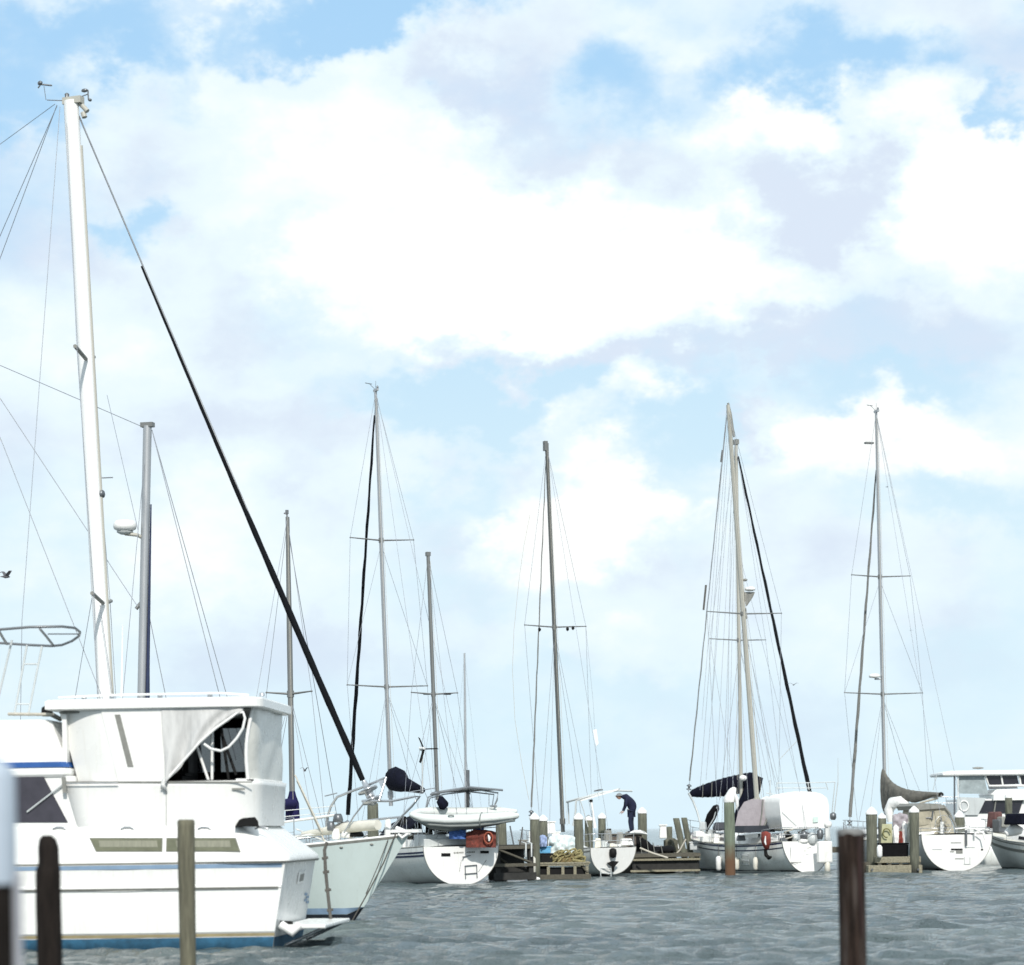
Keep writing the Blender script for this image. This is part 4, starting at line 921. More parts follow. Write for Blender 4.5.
    boom(C, base + Vector((-.2, 0, .75)), base + Vector((-3.5, 0, .5)), cover=navyc, prof=[(-.02, .35, .2), (.0, .95, .32), (.12, 1.05, .34), (.3, .95, .30), (.42, .62, .24), (.7, .45, .2), (1, .25, .12)])
    b2 = q(437.5, 800, 100.8); t2 = q(428, 554, 100.8)
    mz = mast_rig(C, H_, b2, t2, r=.075, m=aludk, spreaders=((.43, 1.0),), halyards=1, head=False, chain_t=.17, back=[Vector((.05, 0, 1.6))], name='mizzen_mast', taper=.9)
    for px, n_ in ((427.5, 0), (447, 1)): c = q(px, 694, 100.8); C.part(MB().box(c, (.15, .3, .06)), 'spreader_light', rubber, mz)
    mb = MB(); c = q(428, 554, 100.8); mb.box(c, (.2, .16, .16)); C.part(mb, 'masthead_fitting', aludk, mz)
    return C
KETCH = build_ketch()

def build_far_masthead_boat():
    h = Vector((-.3, .95, 0)).normalized(); Y = 150; m0 = P(465, 800, Y); o = m0 - h * 4.5
    fr, H_ = simple_hidden((o.x, o.y), h, 8.5, 2.6, 'distant sailboat, only its thin mast clear above the stern arch of the ketch')
    mast = mast_rig(fr, H_, fr.p(466, 820, Y), fr.p(464.5, 653, Y), r=.075, m=alu, halyards=0, head=False, chain_t=.5, oval=(1, 1), wr=.006)
build_far_masthead_boat()

def build_small_boat():
    o = P(611, 877, 108.0)
    E = Frame((o.x, o.y), (-.41, .912), 'sailboat', 'small white sailboat stern-on with a black outboard on its transom, between docks', 'sailboat', 'sailboats moored in the marina')
    H_ = Hull(9.2, 2.75, (1.28, 1.15, 1.45), tr=.8, zk0=.12, rake=.25); hull = H_.hull(E, gelshade)
    ring = [H_.pt(0, lerp(H_.zk(0), H_.zs(0), 1 - math.cos(j / 14 * math.pi / 2)), 1) + Vector((-.006, 0, 0)) for j in range(14, -1, -1)] + [H_.pt(0, lerp(H_.zk(0), H_.zs(0), 1 - math.cos(j / 14 * math.pi / 2)), -1) + Vector((-.006, 0, 0)) for j in range(1, 15)]
    E.part(MB().prism(ring, (-.02, 0, 0)), 'transom', gel, hull)
    E.part(MB().tube([p + Vector((-.02, 0, 0)) for p in ring], .016, 5), 'transom_edge', rubgrey, hull)
    H_.band(E, .1, .16, rubgrey, 'stripe', parent=hull); H_.band(E, -.4, .12, bootdk, 'antifouling', wl=True, parent=hull); H_.rail(E, rubgrey)
    H_.cabin(E, .38, .74, .4); H_.coaming(E); H_.stanchions(E, .2, .84, 5, .6); H_.pulpit(E); H_.pushpit(E, .6)
    q = E.p; Y = 107.7
    mb = MB(); c = q(613, 858, Y)
    mb.lathe(c + Vector((0, 0, .05)), [(.05, -.05), (.14, 0), (.17, .15), (.15, .32), (.05, .38)], 10); ob = E.part(mb, 'outboard_motor', rubber)
    E.part(MB().prism([q(606.5, 863, Y), q(612, 861, Y), q(618.5, 861.5, Y), q(613, 868, Y)], (-.05, 0, 0)), 'motor_bracket', rubber, ob)
    E.part(MB().tube([q(613, 861, Y), q(613, 872, Y)], [.09, .05], 8), 'motor_leg', rubber, ob)
    ld = MB()
    for a, b in (((600, 866), (601, 879)), ((611, 868), (611, 878)), ((600, 868), (611, 869)), ((600.5, 873), (611, 873.5))): ld.tube([q(*a, Y), q(*b, Y)], .025, 5)
    E.part(ld, 'stern_ladder', gelgrey)
    for a, b in (((598, 853), (600, 860)), ((607, 852), (608, 858))): E.part(MB().tube([q(*a, 107.9), q(*b, 107.8)], .02, 4), 'stern_line', roped)
    # arch of the bimini
    mb = MB(); Ys = 109.5
    mb.tube([q(573, 826, Ys), q(575.5, 812, Ys), q(576, 801, Ys), q(580, 799, Ys), q(592, 795, Ys), q(604, 792, Ys), q(618, 790.5, Ys), q(632, 791, Ys + .3)], .045, 8)
    mb.tube([q(567, 802, Ys + 1.5), q(577, 799, Ys), q(600, 794, Ys)], .05, 8); mb.tube([q(568, 802, Ys + 1.5), q(569, 824, Ys + 1.5)], .03, 6)
    mb.tube([q(588, 827, Ys), q(584, 812, Ys), q(580, 800, Ys)], .02, 6)
    ar = E.part(mb, 'bimini_frame', gelgrey)
    E.part(MB().prism([q(580, 800, Ys), q(618, 789, Ys - .3), q(620, 788, Ys + 1.6), q(582, 798, Ys + 1.6)], (0, 0, -.06)), 'bimini', canvasw, ar)
    E.part(MB().prism([q(594, 790.5, Ys), q(600, 789, Ys), q(603, 789, Ys + .8), q(596, 790, Ys + .8)], (0, 0, -.06)), 'solar_panel', steeldk, ar)
    E.part(MB().tube([q(591, 800.5, 109), q(593, 812, 109), q(595, 828, 109)], [.06, .035, .08], 6), 'danbuoy', whitepl)
    E.part(MB().tube([q(591, 799.5, 109), q(591, 802, 109)], .08, 8), 'danbuoy_light', rubber)
    for px, py, w_, hh, m in ((603, 846, .4, .5, gelgrey), (612, 848, .3, .4, deckw), (619, 846, .7, .18, gel), (620, 838, .35, .5, rubgrey), (625, 842, .8, .3, gel), (598, 845, .3, .6, deckw), (608, 836, .35, .5, rubgrey), (622, 850, 1.1, .07, rubber)):
        c = q(px, py, 109.3); E.part(MB().box(c, (w_, w_ * .7, hh), rz=px, top=.8), 'cockpit_gear', m, bevel=.04)
    base = q(563, 832, 112.4); top = q(546.5, 444, 112.4)
    mast = mast_rig(E, H_, base, top, r=.085, m=mat('mast_dull', (.12, .125, .12), .6, .2, var=.2, stretch=(1, 1, .1)), spreaders=((.528, 1.52),), smat=aludk, fore=q(531, 818, 116), furl=furlgrey, furl_r=.035, back=[Vector((.05, 0, 1.6))], chain_t=.47, head=False, halyards=2, taper=.85)
    fur = None
    mb = MB(); mb.box(q(545.8, 447, 112.4), (.24, .18, .34)); mb.box(q(545.3, 442.5, 112.4), (.2, .16, .12)); E.part(mb, 'masthead_fitting', aludk, mast)
    for px, py in ((539.5, 629.5), (567.5, 629), (573, 628)): E.part(MB().ell(q(px, py, 112.4), (.07, .07, .1), 6, 4), 'spreader_light', rubber, mast)
    # slack halyard bowing out to the left, and a burgee
    pts = [q(px, py, 112.4) for px, py in ((530, 515), (524, 545), (519, 580), (514, 630), (512.5, 670), (515, 720), (522, 765), (529, 800))]
    E.part(MB().tube(pts, .009, 5), 'halyard', ropew, mast)
    E.part(MB().prism([q(593.5, 730, 112), q(596.5, 729, 112), q(598.5, 744, 112), q(596.5, 746, 112)], (.0, .02, 0)), 'burgee', canvasw, mast)
    E.part(MB().tube([q(586, 628, 112.4), q(593, 700, 112), q(599, 800, 112)], .006, 4), 'flag_halyard', wirem, mast)
    return E
build_small_boat()

def build_ketch_mast_boat_behind():
    """boat hidden behind the centre right one: dark boom cover to the left, black furled jib to the right"""
    h = Vector((.40, -.917, 0)); Y = 128.0; m0 = P(757, 780, Y); o = m0 - h * 4.0
    G = Frame((o.x, o.y), h, 'sailboat', 'sailboat behind the white canopy, leaning cream mast, black furled jib and dark boom cover', 'sailboat', 'sailboats moored in the marina')
    H_ = Hull(9.4, 2.9, (1.15, 1.1, 1.5), tr=.7); hull = H_.hull(G, gel); H_.band(G, .12, .2, navy, 'stripe', parent=hull); H_.band(G, -.4, .06, bootdk, 'antifouling', wl=True, parent=hull); H_.rail(G); H_.cabin(G); H_.coaming(G); H_.stanchions(G); H_.pushpit(G)
    q = G.p; base = q(741.5, 812, Y); top = q(736, 441, Y)
    mast = mast_rig(G, H_, base, top, r=.085, m=mastcream, spreaders=((.463, 1.62),), smat=aludk, fore=q(811, 798, 123.3), furl=furlblk, furl_r=.09, furl_range=(.02, .97), back=[Vector((.1, 0, 1.7))], head=False, halyards=2, fore_from=.985, taper=.9, chain_t=.52)
    G.part(MB().box(q(736, 442, Y), (.3, .2, .25)), 'masthead_fitting', rubgrey, mast)
    a = q(757, 781, Y); b = q(690, 794, 129.5)
    bm = boom(G, a, b, m=alu)
    prof = [(0, .7, .25), (.04, .9, .3), (.12, 1.0, .32), (.25, 1.0, .33), (.34, 1.0, .31), (.5, .95, .28), (.7, .78, .22), (.85, .6, .18), (.97, .38, .12), (1.0, .2, .08)]
    d = b - a; side = d.normalized().cross(Vector((0, 0, 1))).normalized(); rings = []
    for i in range(37):
        t = i / 36; k = max(j for j in range(len(prof)) if prof[j][0] <= t + 1e-9); k = min(k, len(prof) - 2); g = (t - prof[k][0]) / (prof[k + 1][0] - prof[k][0])
        hh = lerp(prof[k][1], prof[k + 1][1], g) * (1 + .04 * math.sin(i * 2.2)); ww = lerp(prof[k][2], prof[k + 1][2], g) * (1 + .10 * math.sin(i * 1.9)); c = a + d * t
        rings.append([c + side * (ww * math.cos(w)) + Vector((0, 0, hh * .5 * math.sin(w) + .02)) for w in [2 * math.pi * j / 12 for j in range(12)]])
    G.part(MB().loft(rings), 'sail_cover', navyc, bm)
    G.part(MB().tube([q(757, 776, Y), q(752, 790, Y), q(744, 806, Y), q(738, 818, Y), q(736, 830, Y)], [.35, .45, .38, .25, .1], 8), 'hanging_sail', navyc, bm)
    for px in (703, 712, 721, 731): G.part(MB().tube([q(px, 781 + (721 - px) * .14, 128.6), q(px - .5, 798, 128.6)], .02, 4), 'sail_tie', rubgrey, bm)
    G.part(MB().ell(q(743, 778, Y - .5), (.2, .2, .16), 10, 6), 'furled_spinnaker', canvasw, bm)
    for a_, b_ in (((727, 405), (702, 720)), ((732, 450), (706, 780)), ((733, 470), (716, 780)), ((735, 500), (729, 775)), ((747, 640), (780, 790)), ((745, 600), (772, 785)), ((741, 560), (800, 790))):
        G.part(MB().tube([q(*a_, Y), q(*b_, Y - .5)], .009, 4), 'shroud', wirem, mast)
    G.part(MB().tube([q(706, 585, Y), q(703.5, 610, Y)], .05, 6), 'stay_insulator', roped, mast)
    G.part(MB().tube([q(722.5, 450, Y), q(721, 462, Y)], .045, 6), 'stay_insulator', roped, mast)
    G.part(MB().tube([q(797, 741, Y), q(779, 760, Y)], .01, 4), 'sheet', ropew, mast)
build_ketch_mast_boat_behind()

def build_canopy_boat():
    o = P(809, 875, 110.5)
    Fb = Frame((o.x, o.y), (-.40, .917), 'sailboat', 'white sailboat with big white canopy and taupe dodger over its cockpit, navy hull lines', 'sailboat', 'sailboats moored in the marina')
    H_ = Hull(11.8, 3.3, (1.42, 1.28, 1.85), tr=.70, zk0=.0, rake=-.35); hull = H_.hull(Fb, gelshade)
    ring = [H_.pt(0, lerp(H_.zk(0), H_.zs(0), 1 - math.cos(j / 14 * math.pi / 2)), 1) + Vector((-.006, 0, 0)) for j in range(14, -1, -1)] + [H_.pt(0, lerp(H_.zk(0), H_.zs(0), 1 - math.cos(j / 14 * math.pi / 2)), -1) + Vector((-.006, 0, 0)) for j in range(1, 15)]
    Fb.part(MB().prism(ring, (-.02, 0, 0)), 'transom', gel, hull)
    Fb.part(MB().tube([p + Vector((-.02, 0, 0)) for p in ring], .02, 5), 'transom_edge', rubgrey, hull)
    H_.band(Fb, .02, .09, navy, 'navy_stripe', parent=hull); H_.band(Fb, .24, .29, navy, 'navy_stripe', parent=hull); H_.band(Fb, -.4, .14, bootdk, 'antifouling', wl=True, parent=hull); H_.rail(Fb, rubgrey)
    H_.cabin(Fb, .38, .78, .42, wins=4); H_.coaming(Fb, .04, .34, .32); H_.stanchions(Fb, .3, .86, 6); H_.pulpit(Fb)
    q = Fb.p
    # white canopy closed all round, window patches
    rows = []
    def canopy_ring(y, k):    # lofted front to back
        pass
    outline = [(782.5, 829), (780.5, 815), (779.5, 803), (780.5, 798), (785, 795), (795, 793), (806, 791.5), (815, 792), (822, 794), (827, 798), (829, 806), (829, 818), (828, 828)]
    near = [q(px, py, 110.9) for px, py in outline]; far = [Vector((p.x + 1.9, p.y * 1.0, p.z - .05)) for p in near]
    mid = [(a + b) / 2 + Vector((0, 0, .05)) for a, b in zip(near, far)]
    can = Fb.part(MB().loft([near, mid, far], True, True), 'canopy', canvasw)
    Fb.part(MB().prism([q(813, 817, 110.85), q(818, 816.5, 110.85), q(818, 822, 110.85), q(813, 822.5, 110.85)], (-.02, 0, 0)), 'canopy_window', mat('vinyl_mint', (.55, .68, .62), .4), can)
    Fb.part(MB().tube([q(782, 812, 110.85), q(797, 826, 110.85)], .012, 4), 'canopy_seam', gelgrey, can)
    # taupe dodger ahead of it with a dark gap between
    rows = []
    for i in range(7):
        f = i / 6; rows.append([q(lerp(a[0], b[0], f), lerp(a[1], b[1], f), lerp(112.0, 112.6, g)) for g, (a, b) in enumerate((((771, 800), (736, 826)),))])
    dn = [q(px, py, 112.2) for px, py in ((735, 826), (738, 812), (744, 802), (752, 799), (774, 799.5), (769, 812), (764, 826))]
    dod = Fb.part(MB().prism(dn, (1.2, -1.2, 0)), 'dodger', canvasgrey)
    Fb.part(MB().tube([q(763, 799.5, 112.1), q(762, 813, 112.1), q(760, 826, 112.1)], .03, 5), 'dodger_seam', rubgrey, dod)
    Fb.part(MB().tube([q(775, 798.5, 112.1), q(770, 811, 112.1), q(764, 827, 112.1)], .04, 6), 'dodger_edge', rubgrey, dod)
    Fb.part(MB().prism([q(764, 831, 113), q(777, 800, 113), q(783, 800, 113), q(783, 831, 113)], (.04, 0, 0)), 'gap_shade_sheet', dark)  # dark sheet paints the shade in the gap
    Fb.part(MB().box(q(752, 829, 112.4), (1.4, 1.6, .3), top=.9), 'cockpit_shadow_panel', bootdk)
    for a, b, r_ in (((778, 797), (782, 830), .04), ((776, 799), (779, 829), .03)): Fb.part(MB().tube([q(*a, 111.6), q(*b, 111.4)], r_, 6), 'canopy_pole', steel, can)
    # transom: folded swim step, white box, small marks
    def tp(px, py, d=-.04): w = Fb.end(px, py, 0); return Vector((d + .35 * (w.z / 1.42), w.y, w.z))
    Fb.part(MB().box(q(824.5, 852, 110.2), (.25, .7, .95)), 'life_raft_box', gel, bevel=.06)
    Fb.part(MB().lathe(q(827.5, 872, 110.2), [(.08, 0), (.13, .08), (.12, .38), (.05, .46)], 10), 'fender_stub', deckw)
    Fb.part(MB().box(q(796, 854, 110.35), (.1, .55, .8)), 'swim_step', gel, bevel=.05)
    mk = MB()
    for px, py in ((808, 848), (810, 847.5), (805, 851)): mk.ell(q(px, py, 110.3), (.03, .03, .03), 6, 4)
    Fb.part(mk, 'transom_mark', rubgrey, hull)
    Fb.part(MB().tube([q(791, 862.5, 110.2), q(798, 863, 110.2)], .02, 4), 'step_hinge', rubgrey, hull)
    # cockpit rail and gear between hull and canopy
    H_.pushpit(Fb, .62, .14)
    for px, py, w_, hh, m in ((788, 837, .3, .5, rubber), (795, 838, .5, .4, gelgrey), (804, 835, .35, .4, steeldk), (812, 838, .5, .5, gelgrey), (820, 834, .3, .5, steeldk), (828, 824, .35, .3, whitepl), (833, 816, .3, .35, steeldk), (802, 841, .6, .2, gel)):
        c = q(px, py, 110.9); Fb.part(MB().lathe(c - Vector((0, 0, hh / 2)), [(w_ * .3, 0), (w_ * .5, hh * .3), (w_ * .45, hh * .8), (.02, hh)], 9), 'cockpit_gear', m)
    mb = MB(); c = q(787, 839, 110.5); mb.tube([c + Vector((0, .22 * math.cos(a), .30 * math.sin(a))) for a in [math.pi * (.75 + k / 9) for k in range(10)]], .045, 6); Fb.part(mb, 'horseshoe_buoy', rubber)
    # frame behind the canopy (tube gantry) and tall antenna
    mb = MB(); Ys = 112
    for a, b in (((777, 783), (777, 790)), ((777, 783), (802, 783)), ((777, 788), (826, 788)), ((802, 783), (835, 782)), ((835, 782), (832, 812)), ((826, 783), (828, 790)), ((838, 782), (834, 815)), ((808, 783), (809, 790)), ((766, 793), (778, 795)), ((770, 780), (770, 800))): mb.tube([q(*a, Ys), q(*b, Ys)], .022, 5)
    Fb.part(mb, 'stern_gantry', gelgrey)
    Fb.part(MB().tube([q(838, 785, Ys), q(838, 758, Ys)], [.02, .01], 5), 'antenna', gelgrey)
    # foredeck: dinghy bag, boat hooks
    Fb.part(MB().tube([q(705, 830, 117), q(711, 817, 117), q(716, 808, 116.6), q(718, 805, 116.6)], [.14, .24, .18, .06], 8), 'rolled_sail', blackc)
    Fb.part(MB().tube([q(705, 833, 117), q(714, 818, 116.6), q(717, 807, 116.5)], .03, 6), 'boat_hook', gelgrey)
    for px, py, w_, hh, m in ((709, 838, .6, .4, gel), (716, 838, .45, .5, whitepl), (712, 834, .4, .4, gelgrey), (699, 834, .5, .3, gel), (703, 826, .4, .4, gelgrey), (722, 826, 1.0, .35, bootdk), (741, 838, .5, .25, steeldk)):
        c = q(px, py, 116.2 if px < 730 else 112.6); Fb.part(MB().box(c, (w_, w_ * .8, hh), rz=px, top=.8), 'deck_box', m, bevel=.05)
    Fb.part(MB().tube([q(688.5, 793, 120), q(693, 801, 120), q(697, 811, 120), q(700, 822, 119.5), q(704, 834, 119)], .05, 6), 'bow_davit', gelgrey)
    base = q(757.8, 812, 115.6); top = q(728, 405, 115.6)
    mast = mast_rig(Fb, H_, base, top, r=.105, m=mastcream, spreaders=((.487, 1.95),), smat=aludk, fore=q(688.5, 792, 120), furl=furlgrey, furl_r=.03, back=[Vector((.1, 0, 1.8))], head=False, halyards=2, fore_from=1.0, chain_t=.46, taper=.75)
    Yr = 115.6
    Fb.part(MB().lathe(q(750, 591, Yr), [(.14, 0), (.25, .04), (.25, .12), (.18, .18), (.03, .2)], 14), 'radar_dome', whitepl, mast)
    Fb.part(MB().prism([q(744, 592, Yr), q(755, 592, Yr), q(753, 597, Yr), q(747, 606, Yr)], (0, .06, 0)), 'radar_bracket', rubgrey, mast)
    Fb.part(MB().ell(q(745, 580, Yr), (.16, .1, .07), 8, 5), 'deck_light', rubgrey, mast)
    Fb.part(MB().tube([q(728, 403, Yr), q(731, 415, Yr), q(734, 437, Yr)], .05, 6), 'mast_bracket', rubgrey, mast)
    for py in (610, 617): Fb.part(MB().ell(q(744 + (py - 610) * .1, py, Yr), (.13, .12, .14), 7, 5), 'mast_fitting', rubgrey, mast)
    for a_, b_ in (((727, 407), (694, 740)), ((728, 420), (700, 790)), ((729, 430), (712, 700)), ((731, 500), (727, 790))): Fb.part(MB().tube([q(*a_, 115.6), q(*b_, 116)], .009, 4), 'halyard', wirem, mast)
    return Fb, H_
CANOPY, CANOPY_H = build_canopy_boat()

def build_tan_cover_boat():
    o = P(957, 872, 111.0)
    Hb = Frame((o.x, o.y), (-.30, .954), 'sailboat', 'white sailboat with tan mainsail cover sweeping up its mast and a beige dodger', 'sailboat', 'sailboats moored in the marina')
    H_ = Hull(11.5, 4.0, (1.62, 1.36, 1.7), tr=.87, zk0=-.02, rake=.0); hull = H_.hull(Hb, gelgrey)  # white boat: side shade put into grey gelcoat, transom stays white
    ring = [H_.pt(0, lerp(H_.zk(0), H_.zs(0), 1 - math.cos(j / 14 * math.pi / 2)), 1) + Vector((-.006, 0, 0)) for j in range(14, -1, -1)] + [H_.pt(0, lerp(H_.zk(0), H_.zs(0), 1 - math.cos(j / 14 * math.pi / 2)), -1) + Vector((-.006, 0, 0)) for j in range(1, 15)]
    Hb.part(MB().prism(ring, (-.03, 0, 0)), 'transom', gel, hull)
    Hb.part(MB().tube([p + Vector((-.02, 0, 0)) for p in ring], .018, 5), 'transom_edge', rubgrey, hull)
    H_.band(Hb, -.4, .12, bootdk, 'antifouling', wl=True, parent=hull); H_.rail(Hb, rubgrey)
    H_.cabin(Hb, .38, .76, .4); H_.coaming(Hb, .04, .34, .3); H_.stanchions(Hb, .2, .85, 6); H_.pulpit(Hb); H_.helm(Hb, .12)
    q = Hb.p; Yt = 110.9
    def quad(x0, y0, x1, y1, name, m, x=-.045): 
        a = [Hb.end(*c, x) for c in ((x0, y0), (x1, y0), (x1, y1), (x0, y1))]; return Hb.part(MB().prism(a, (-.012, 0, 0)), name, m, hull)
    quad(951, 848.6, 962.5, 850.2, 'transom_lettering', rubber); quad(956, 850.2, 962.5, 853.4, 'transom_lettering', rubgrey); quad(950, 851.2, 954, 852, 'transom_lettering', rubgrey)
    quad(955, 858.3, 963.5, 859, 'transom_mark', rubgrey); quad(981, 848.8, 983, 850.3, 'transom_mark', rubber); quad(951, 842.4, 961, 843, 'transom_mark', rubgrey); quad(966, 847, 975, 847.5, 'transom_mark', gelgrey); quad(932, 849, 942, 849.5, 'transom_mark', gelgrey)
    ld = MB()
    for a, b in (((964.5, 857), (964.5, 864)), ((970, 857), (970, 864)), ((964, 864), (970.5, 864))): ld.tube([Hb.end(*a, -.06), Hb.end(*b, -.06)], .012, 4)
    Hb.part(ld, 'stern_ladder', gelgrey, hull)
    # dodger: tan enclosure with windows
    Ys = 112.6
    body = [q(px, py, Ys) for px, py in ((913, 837), (914, 822), (917, 810), (922, 805), (943, 805), (948, 812), (953, 826), (955, 837))]
    dd = Hb.part(MB().prism(body, (1.8, -.2, 0)), 'dodger', canvaslt)
    Hb.part(MB().prism([q(px, py, Ys - .15) for px, py in ((916, 806), (920, 803), (941, 804), (945, 808), (918, 810))], (2.0, 0, 0)), 'dodger_roof', rubgrey, dd)
    Hb.part(MB().tube([q(px, py, Ys - .1) for px, py in ((943, 805), (949, 812), (955, 824), (957, 832))], .05, 6), 'dodger_edge', rubgrey, dd)
    for poly in (((918, 812), (930, 811), (929, 824), (918, 826)), ((934, 811), (941, 810), (948, 826), (938, 828))):
        Hb.part(MB().prism([q(*c, Ys - .03) for c in poly], (-.02, 0, 0)), 'dodger_window', mat('vinyl_tan', (.36, .33, .25), .35, var=.25), dd)
    for a, b in (((933, 811), (932, 820)), ((941, 818), (943, 830)), ((926, 818), (932, 818))): Hb.part(MB().tube([q(*a, Ys - .06), q(*b, Ys - .06)], .035, 5), 'dodger_strap', steeldk, dd)
    mb = MB(); c = q(943, 828, Ys - .2); mb.tube([c + Vector((0, .16 * math.cos(a), .16 * math.sin(a))) for a in [2 * math.pi * k / 12 for k in range(13)]], .035, 5); mb.tube([c + Vector((0, .03, .16)), c + Vector((0, .1, .5))], .03, 5); Hb.part(mb, 'lifebuoy_holder', roped)
    Hb.part(MB().tube([q(919, 834, Ys - .4), q(934, 833, Ys - .4)], .09, 8), 'cockpit_cushion', gel)
    rows = MB(); rows.tube([q(px, py, 110.9) for px, py in ((955, 829), (965, 828), (975, 829), (983, 833), (985, 840))], .035, 6); Hb.part(rows, 'stern_seat', gel)
    for px, py, hh, m in ((966, 838, .7, steeldk), (944, 838, .3, steeldk), (975, 833, .3, gel)): Hb.part(MB().box(q(px, py, 111), (.08, .08, hh)), 'stern_post', m)
    H_.pushpit(Hb, .3, .1, r=.014)
    # mast, furled genoa, tan cover
    base = q(885.5, 818, 117); top = q(876, 412, 117)
    mast = mast_rig(Hb, H_, base, top, r=.078, m=alu, spreaders=((.305, 2.0), (.594, 1.5)), smat=aludk, fore=(H_.L * .965, 0, 2.0), furl=furlgrey, furl_r=.075, furl_range=(.03, .97), back=[Vector((.1, .6, 1.7)), Vector((.1, -.6, 1.7))], fore_from=.885, chain_t=.53, halyards=2)
    Hb.part(MB().box(q(869, 443, 117), (.2, .42, .08)), 'mast_bracket', aludk, mast)
    rd = Hb.part(MB().lathe(q(874.5, 678, 117), [(.1, 0), (.26, .03), (.27, .13), (.16, .19), (.02, .2)], 14), 'radar_dome', whitepl, mast)
    Hb.part(MB().tube([q(874.5, 679, 117), q(882, 679, 117)], .04, 6), 'radar_bracket', alu, rd)
    topc = [(883, 768), (887, 776), (892, 782), (898, 786), (906, 789), (915, 790.5), (925, 791.5), (933, 792), (941, 792.5)]
    botc = [(884, 812), (888, 806), (892, 801), (898, 797.5), (906, 801), (915, 803), (925, 800), (933, 797), (941, 796.5)]
    rings = []
    for i in range(33):
        f = i / 32 * 8; k = min(int(f), 7); g = f - k; Yc = lerp(117, 113.8, i / 32)
        a = q(lerp(topc[k][0], topc[k + 1][0], g), lerp(topc[k][1], topc[k + 1][1], g), Yc); b = q(lerp(botc[k][0], botc[k + 1][0], g), lerp(botc[k][1], botc[k + 1][1], g), Yc); c = (a + b) / 2
        ww = .17 + .025 * math.sin(i * 1.7); rings.append([c + (a - c) * math.sin(w) * (1 + .03 * math.sin(i * 2.7)) + Vector((0, ww * math.cos(w), 0)) for w in [2 * math.pi * j / 14 for j in range(14)]])
    bm = Hb.part(MB().tube([q(884, 803, 117), q(942, 795.5, 113.7)], .06, 8), 'boom', alu)
    Hb.part(MB().loft(rings), 'sail_cover', canvastan, bm)
    Hb.part(MB().ell(q(941, 794.5, 113.8), (.12, .12, .12), 8, 5), 'boom_end', rubber, bm)
    Hb.part(MB().tube([q(920, 803, 114.5), q(938, 798, 114)], .05, 6), 'boom_strut', ropew, bm)
    # white bag under the boom and foredeck gear
    Hb.part(MB().tube([q(890, 822, 116), q(889, 810, 116), q(893, 803, 116), (q(901, 802, 115.5)), q(910, 808, 115.2)], [.12, .24, .3, .3, .15], 8), 'sail_bag', canvasw)
    return Hb
build_tan_cover_boat()

def build_right_hull():
    bowp = P(984, 830, 116); h = Vector((-.45, .893, 0)).normalized(); o = bowp - h * 10.4
    J = Frame((o.x, o.y), h, 'sailboat', 'pale hull with grey sheer stripe, cut off by the right edge of the photo', 'sailboat', 'sailboats moored in the marina')
    H_ = Hull(10.4, 3.2, (1.1, 1.1, 1.75), tr=.8); hull = H_.hull(J, gelshade); H_.band(J, .03, .1, rubgrey, 'grey_stripe', parent=hull); H_.band(J, .28, .42, rubgrey, 'sheer_stripe', parent=hull); H_.band(J, -.4, .08, bootdk, 'antifouling', wl=True, parent=hull); H_.rail(J, rubgrey)
    H_.cabin(J, .4, .74, .35); H_.coaming(J); H_.stanchions(J, .2, .85, 5); H_.pulpit(J, .55)
    J.part(MB().tube([J.p(1006, 834, 111), J.p(1014, 829, 111), J.p(1022, 831, 111)], [.15, .32, .15], 9), 'folded_sail', canvasw)
    J.part(MB().box(J.p(1021, 819, 110.5), (1.3, 1.0, .5), top=.85), 'cabin_cover', navyc, bevel=.08); J.part(MB().box(J.p(995, 820, 113.5), (.7, .5, .75), top=.8), 'hatch_cover', mat('canvas_maroon', (.13, .06, .055), .8, var=.4, bump=.4), bevel=.06); J.part(MB().box(J.p(1003, 822, 113), (.5, .5, .5), top=.8), 'deck_box', rubgrey, bevel=.06)
    mb = MB(); mb.box(J.p(1000, 826, 113), (.5, .5, .6)); J.part(mb, 'deck_box', steeldk, bevel=.04)
build_right_hull()

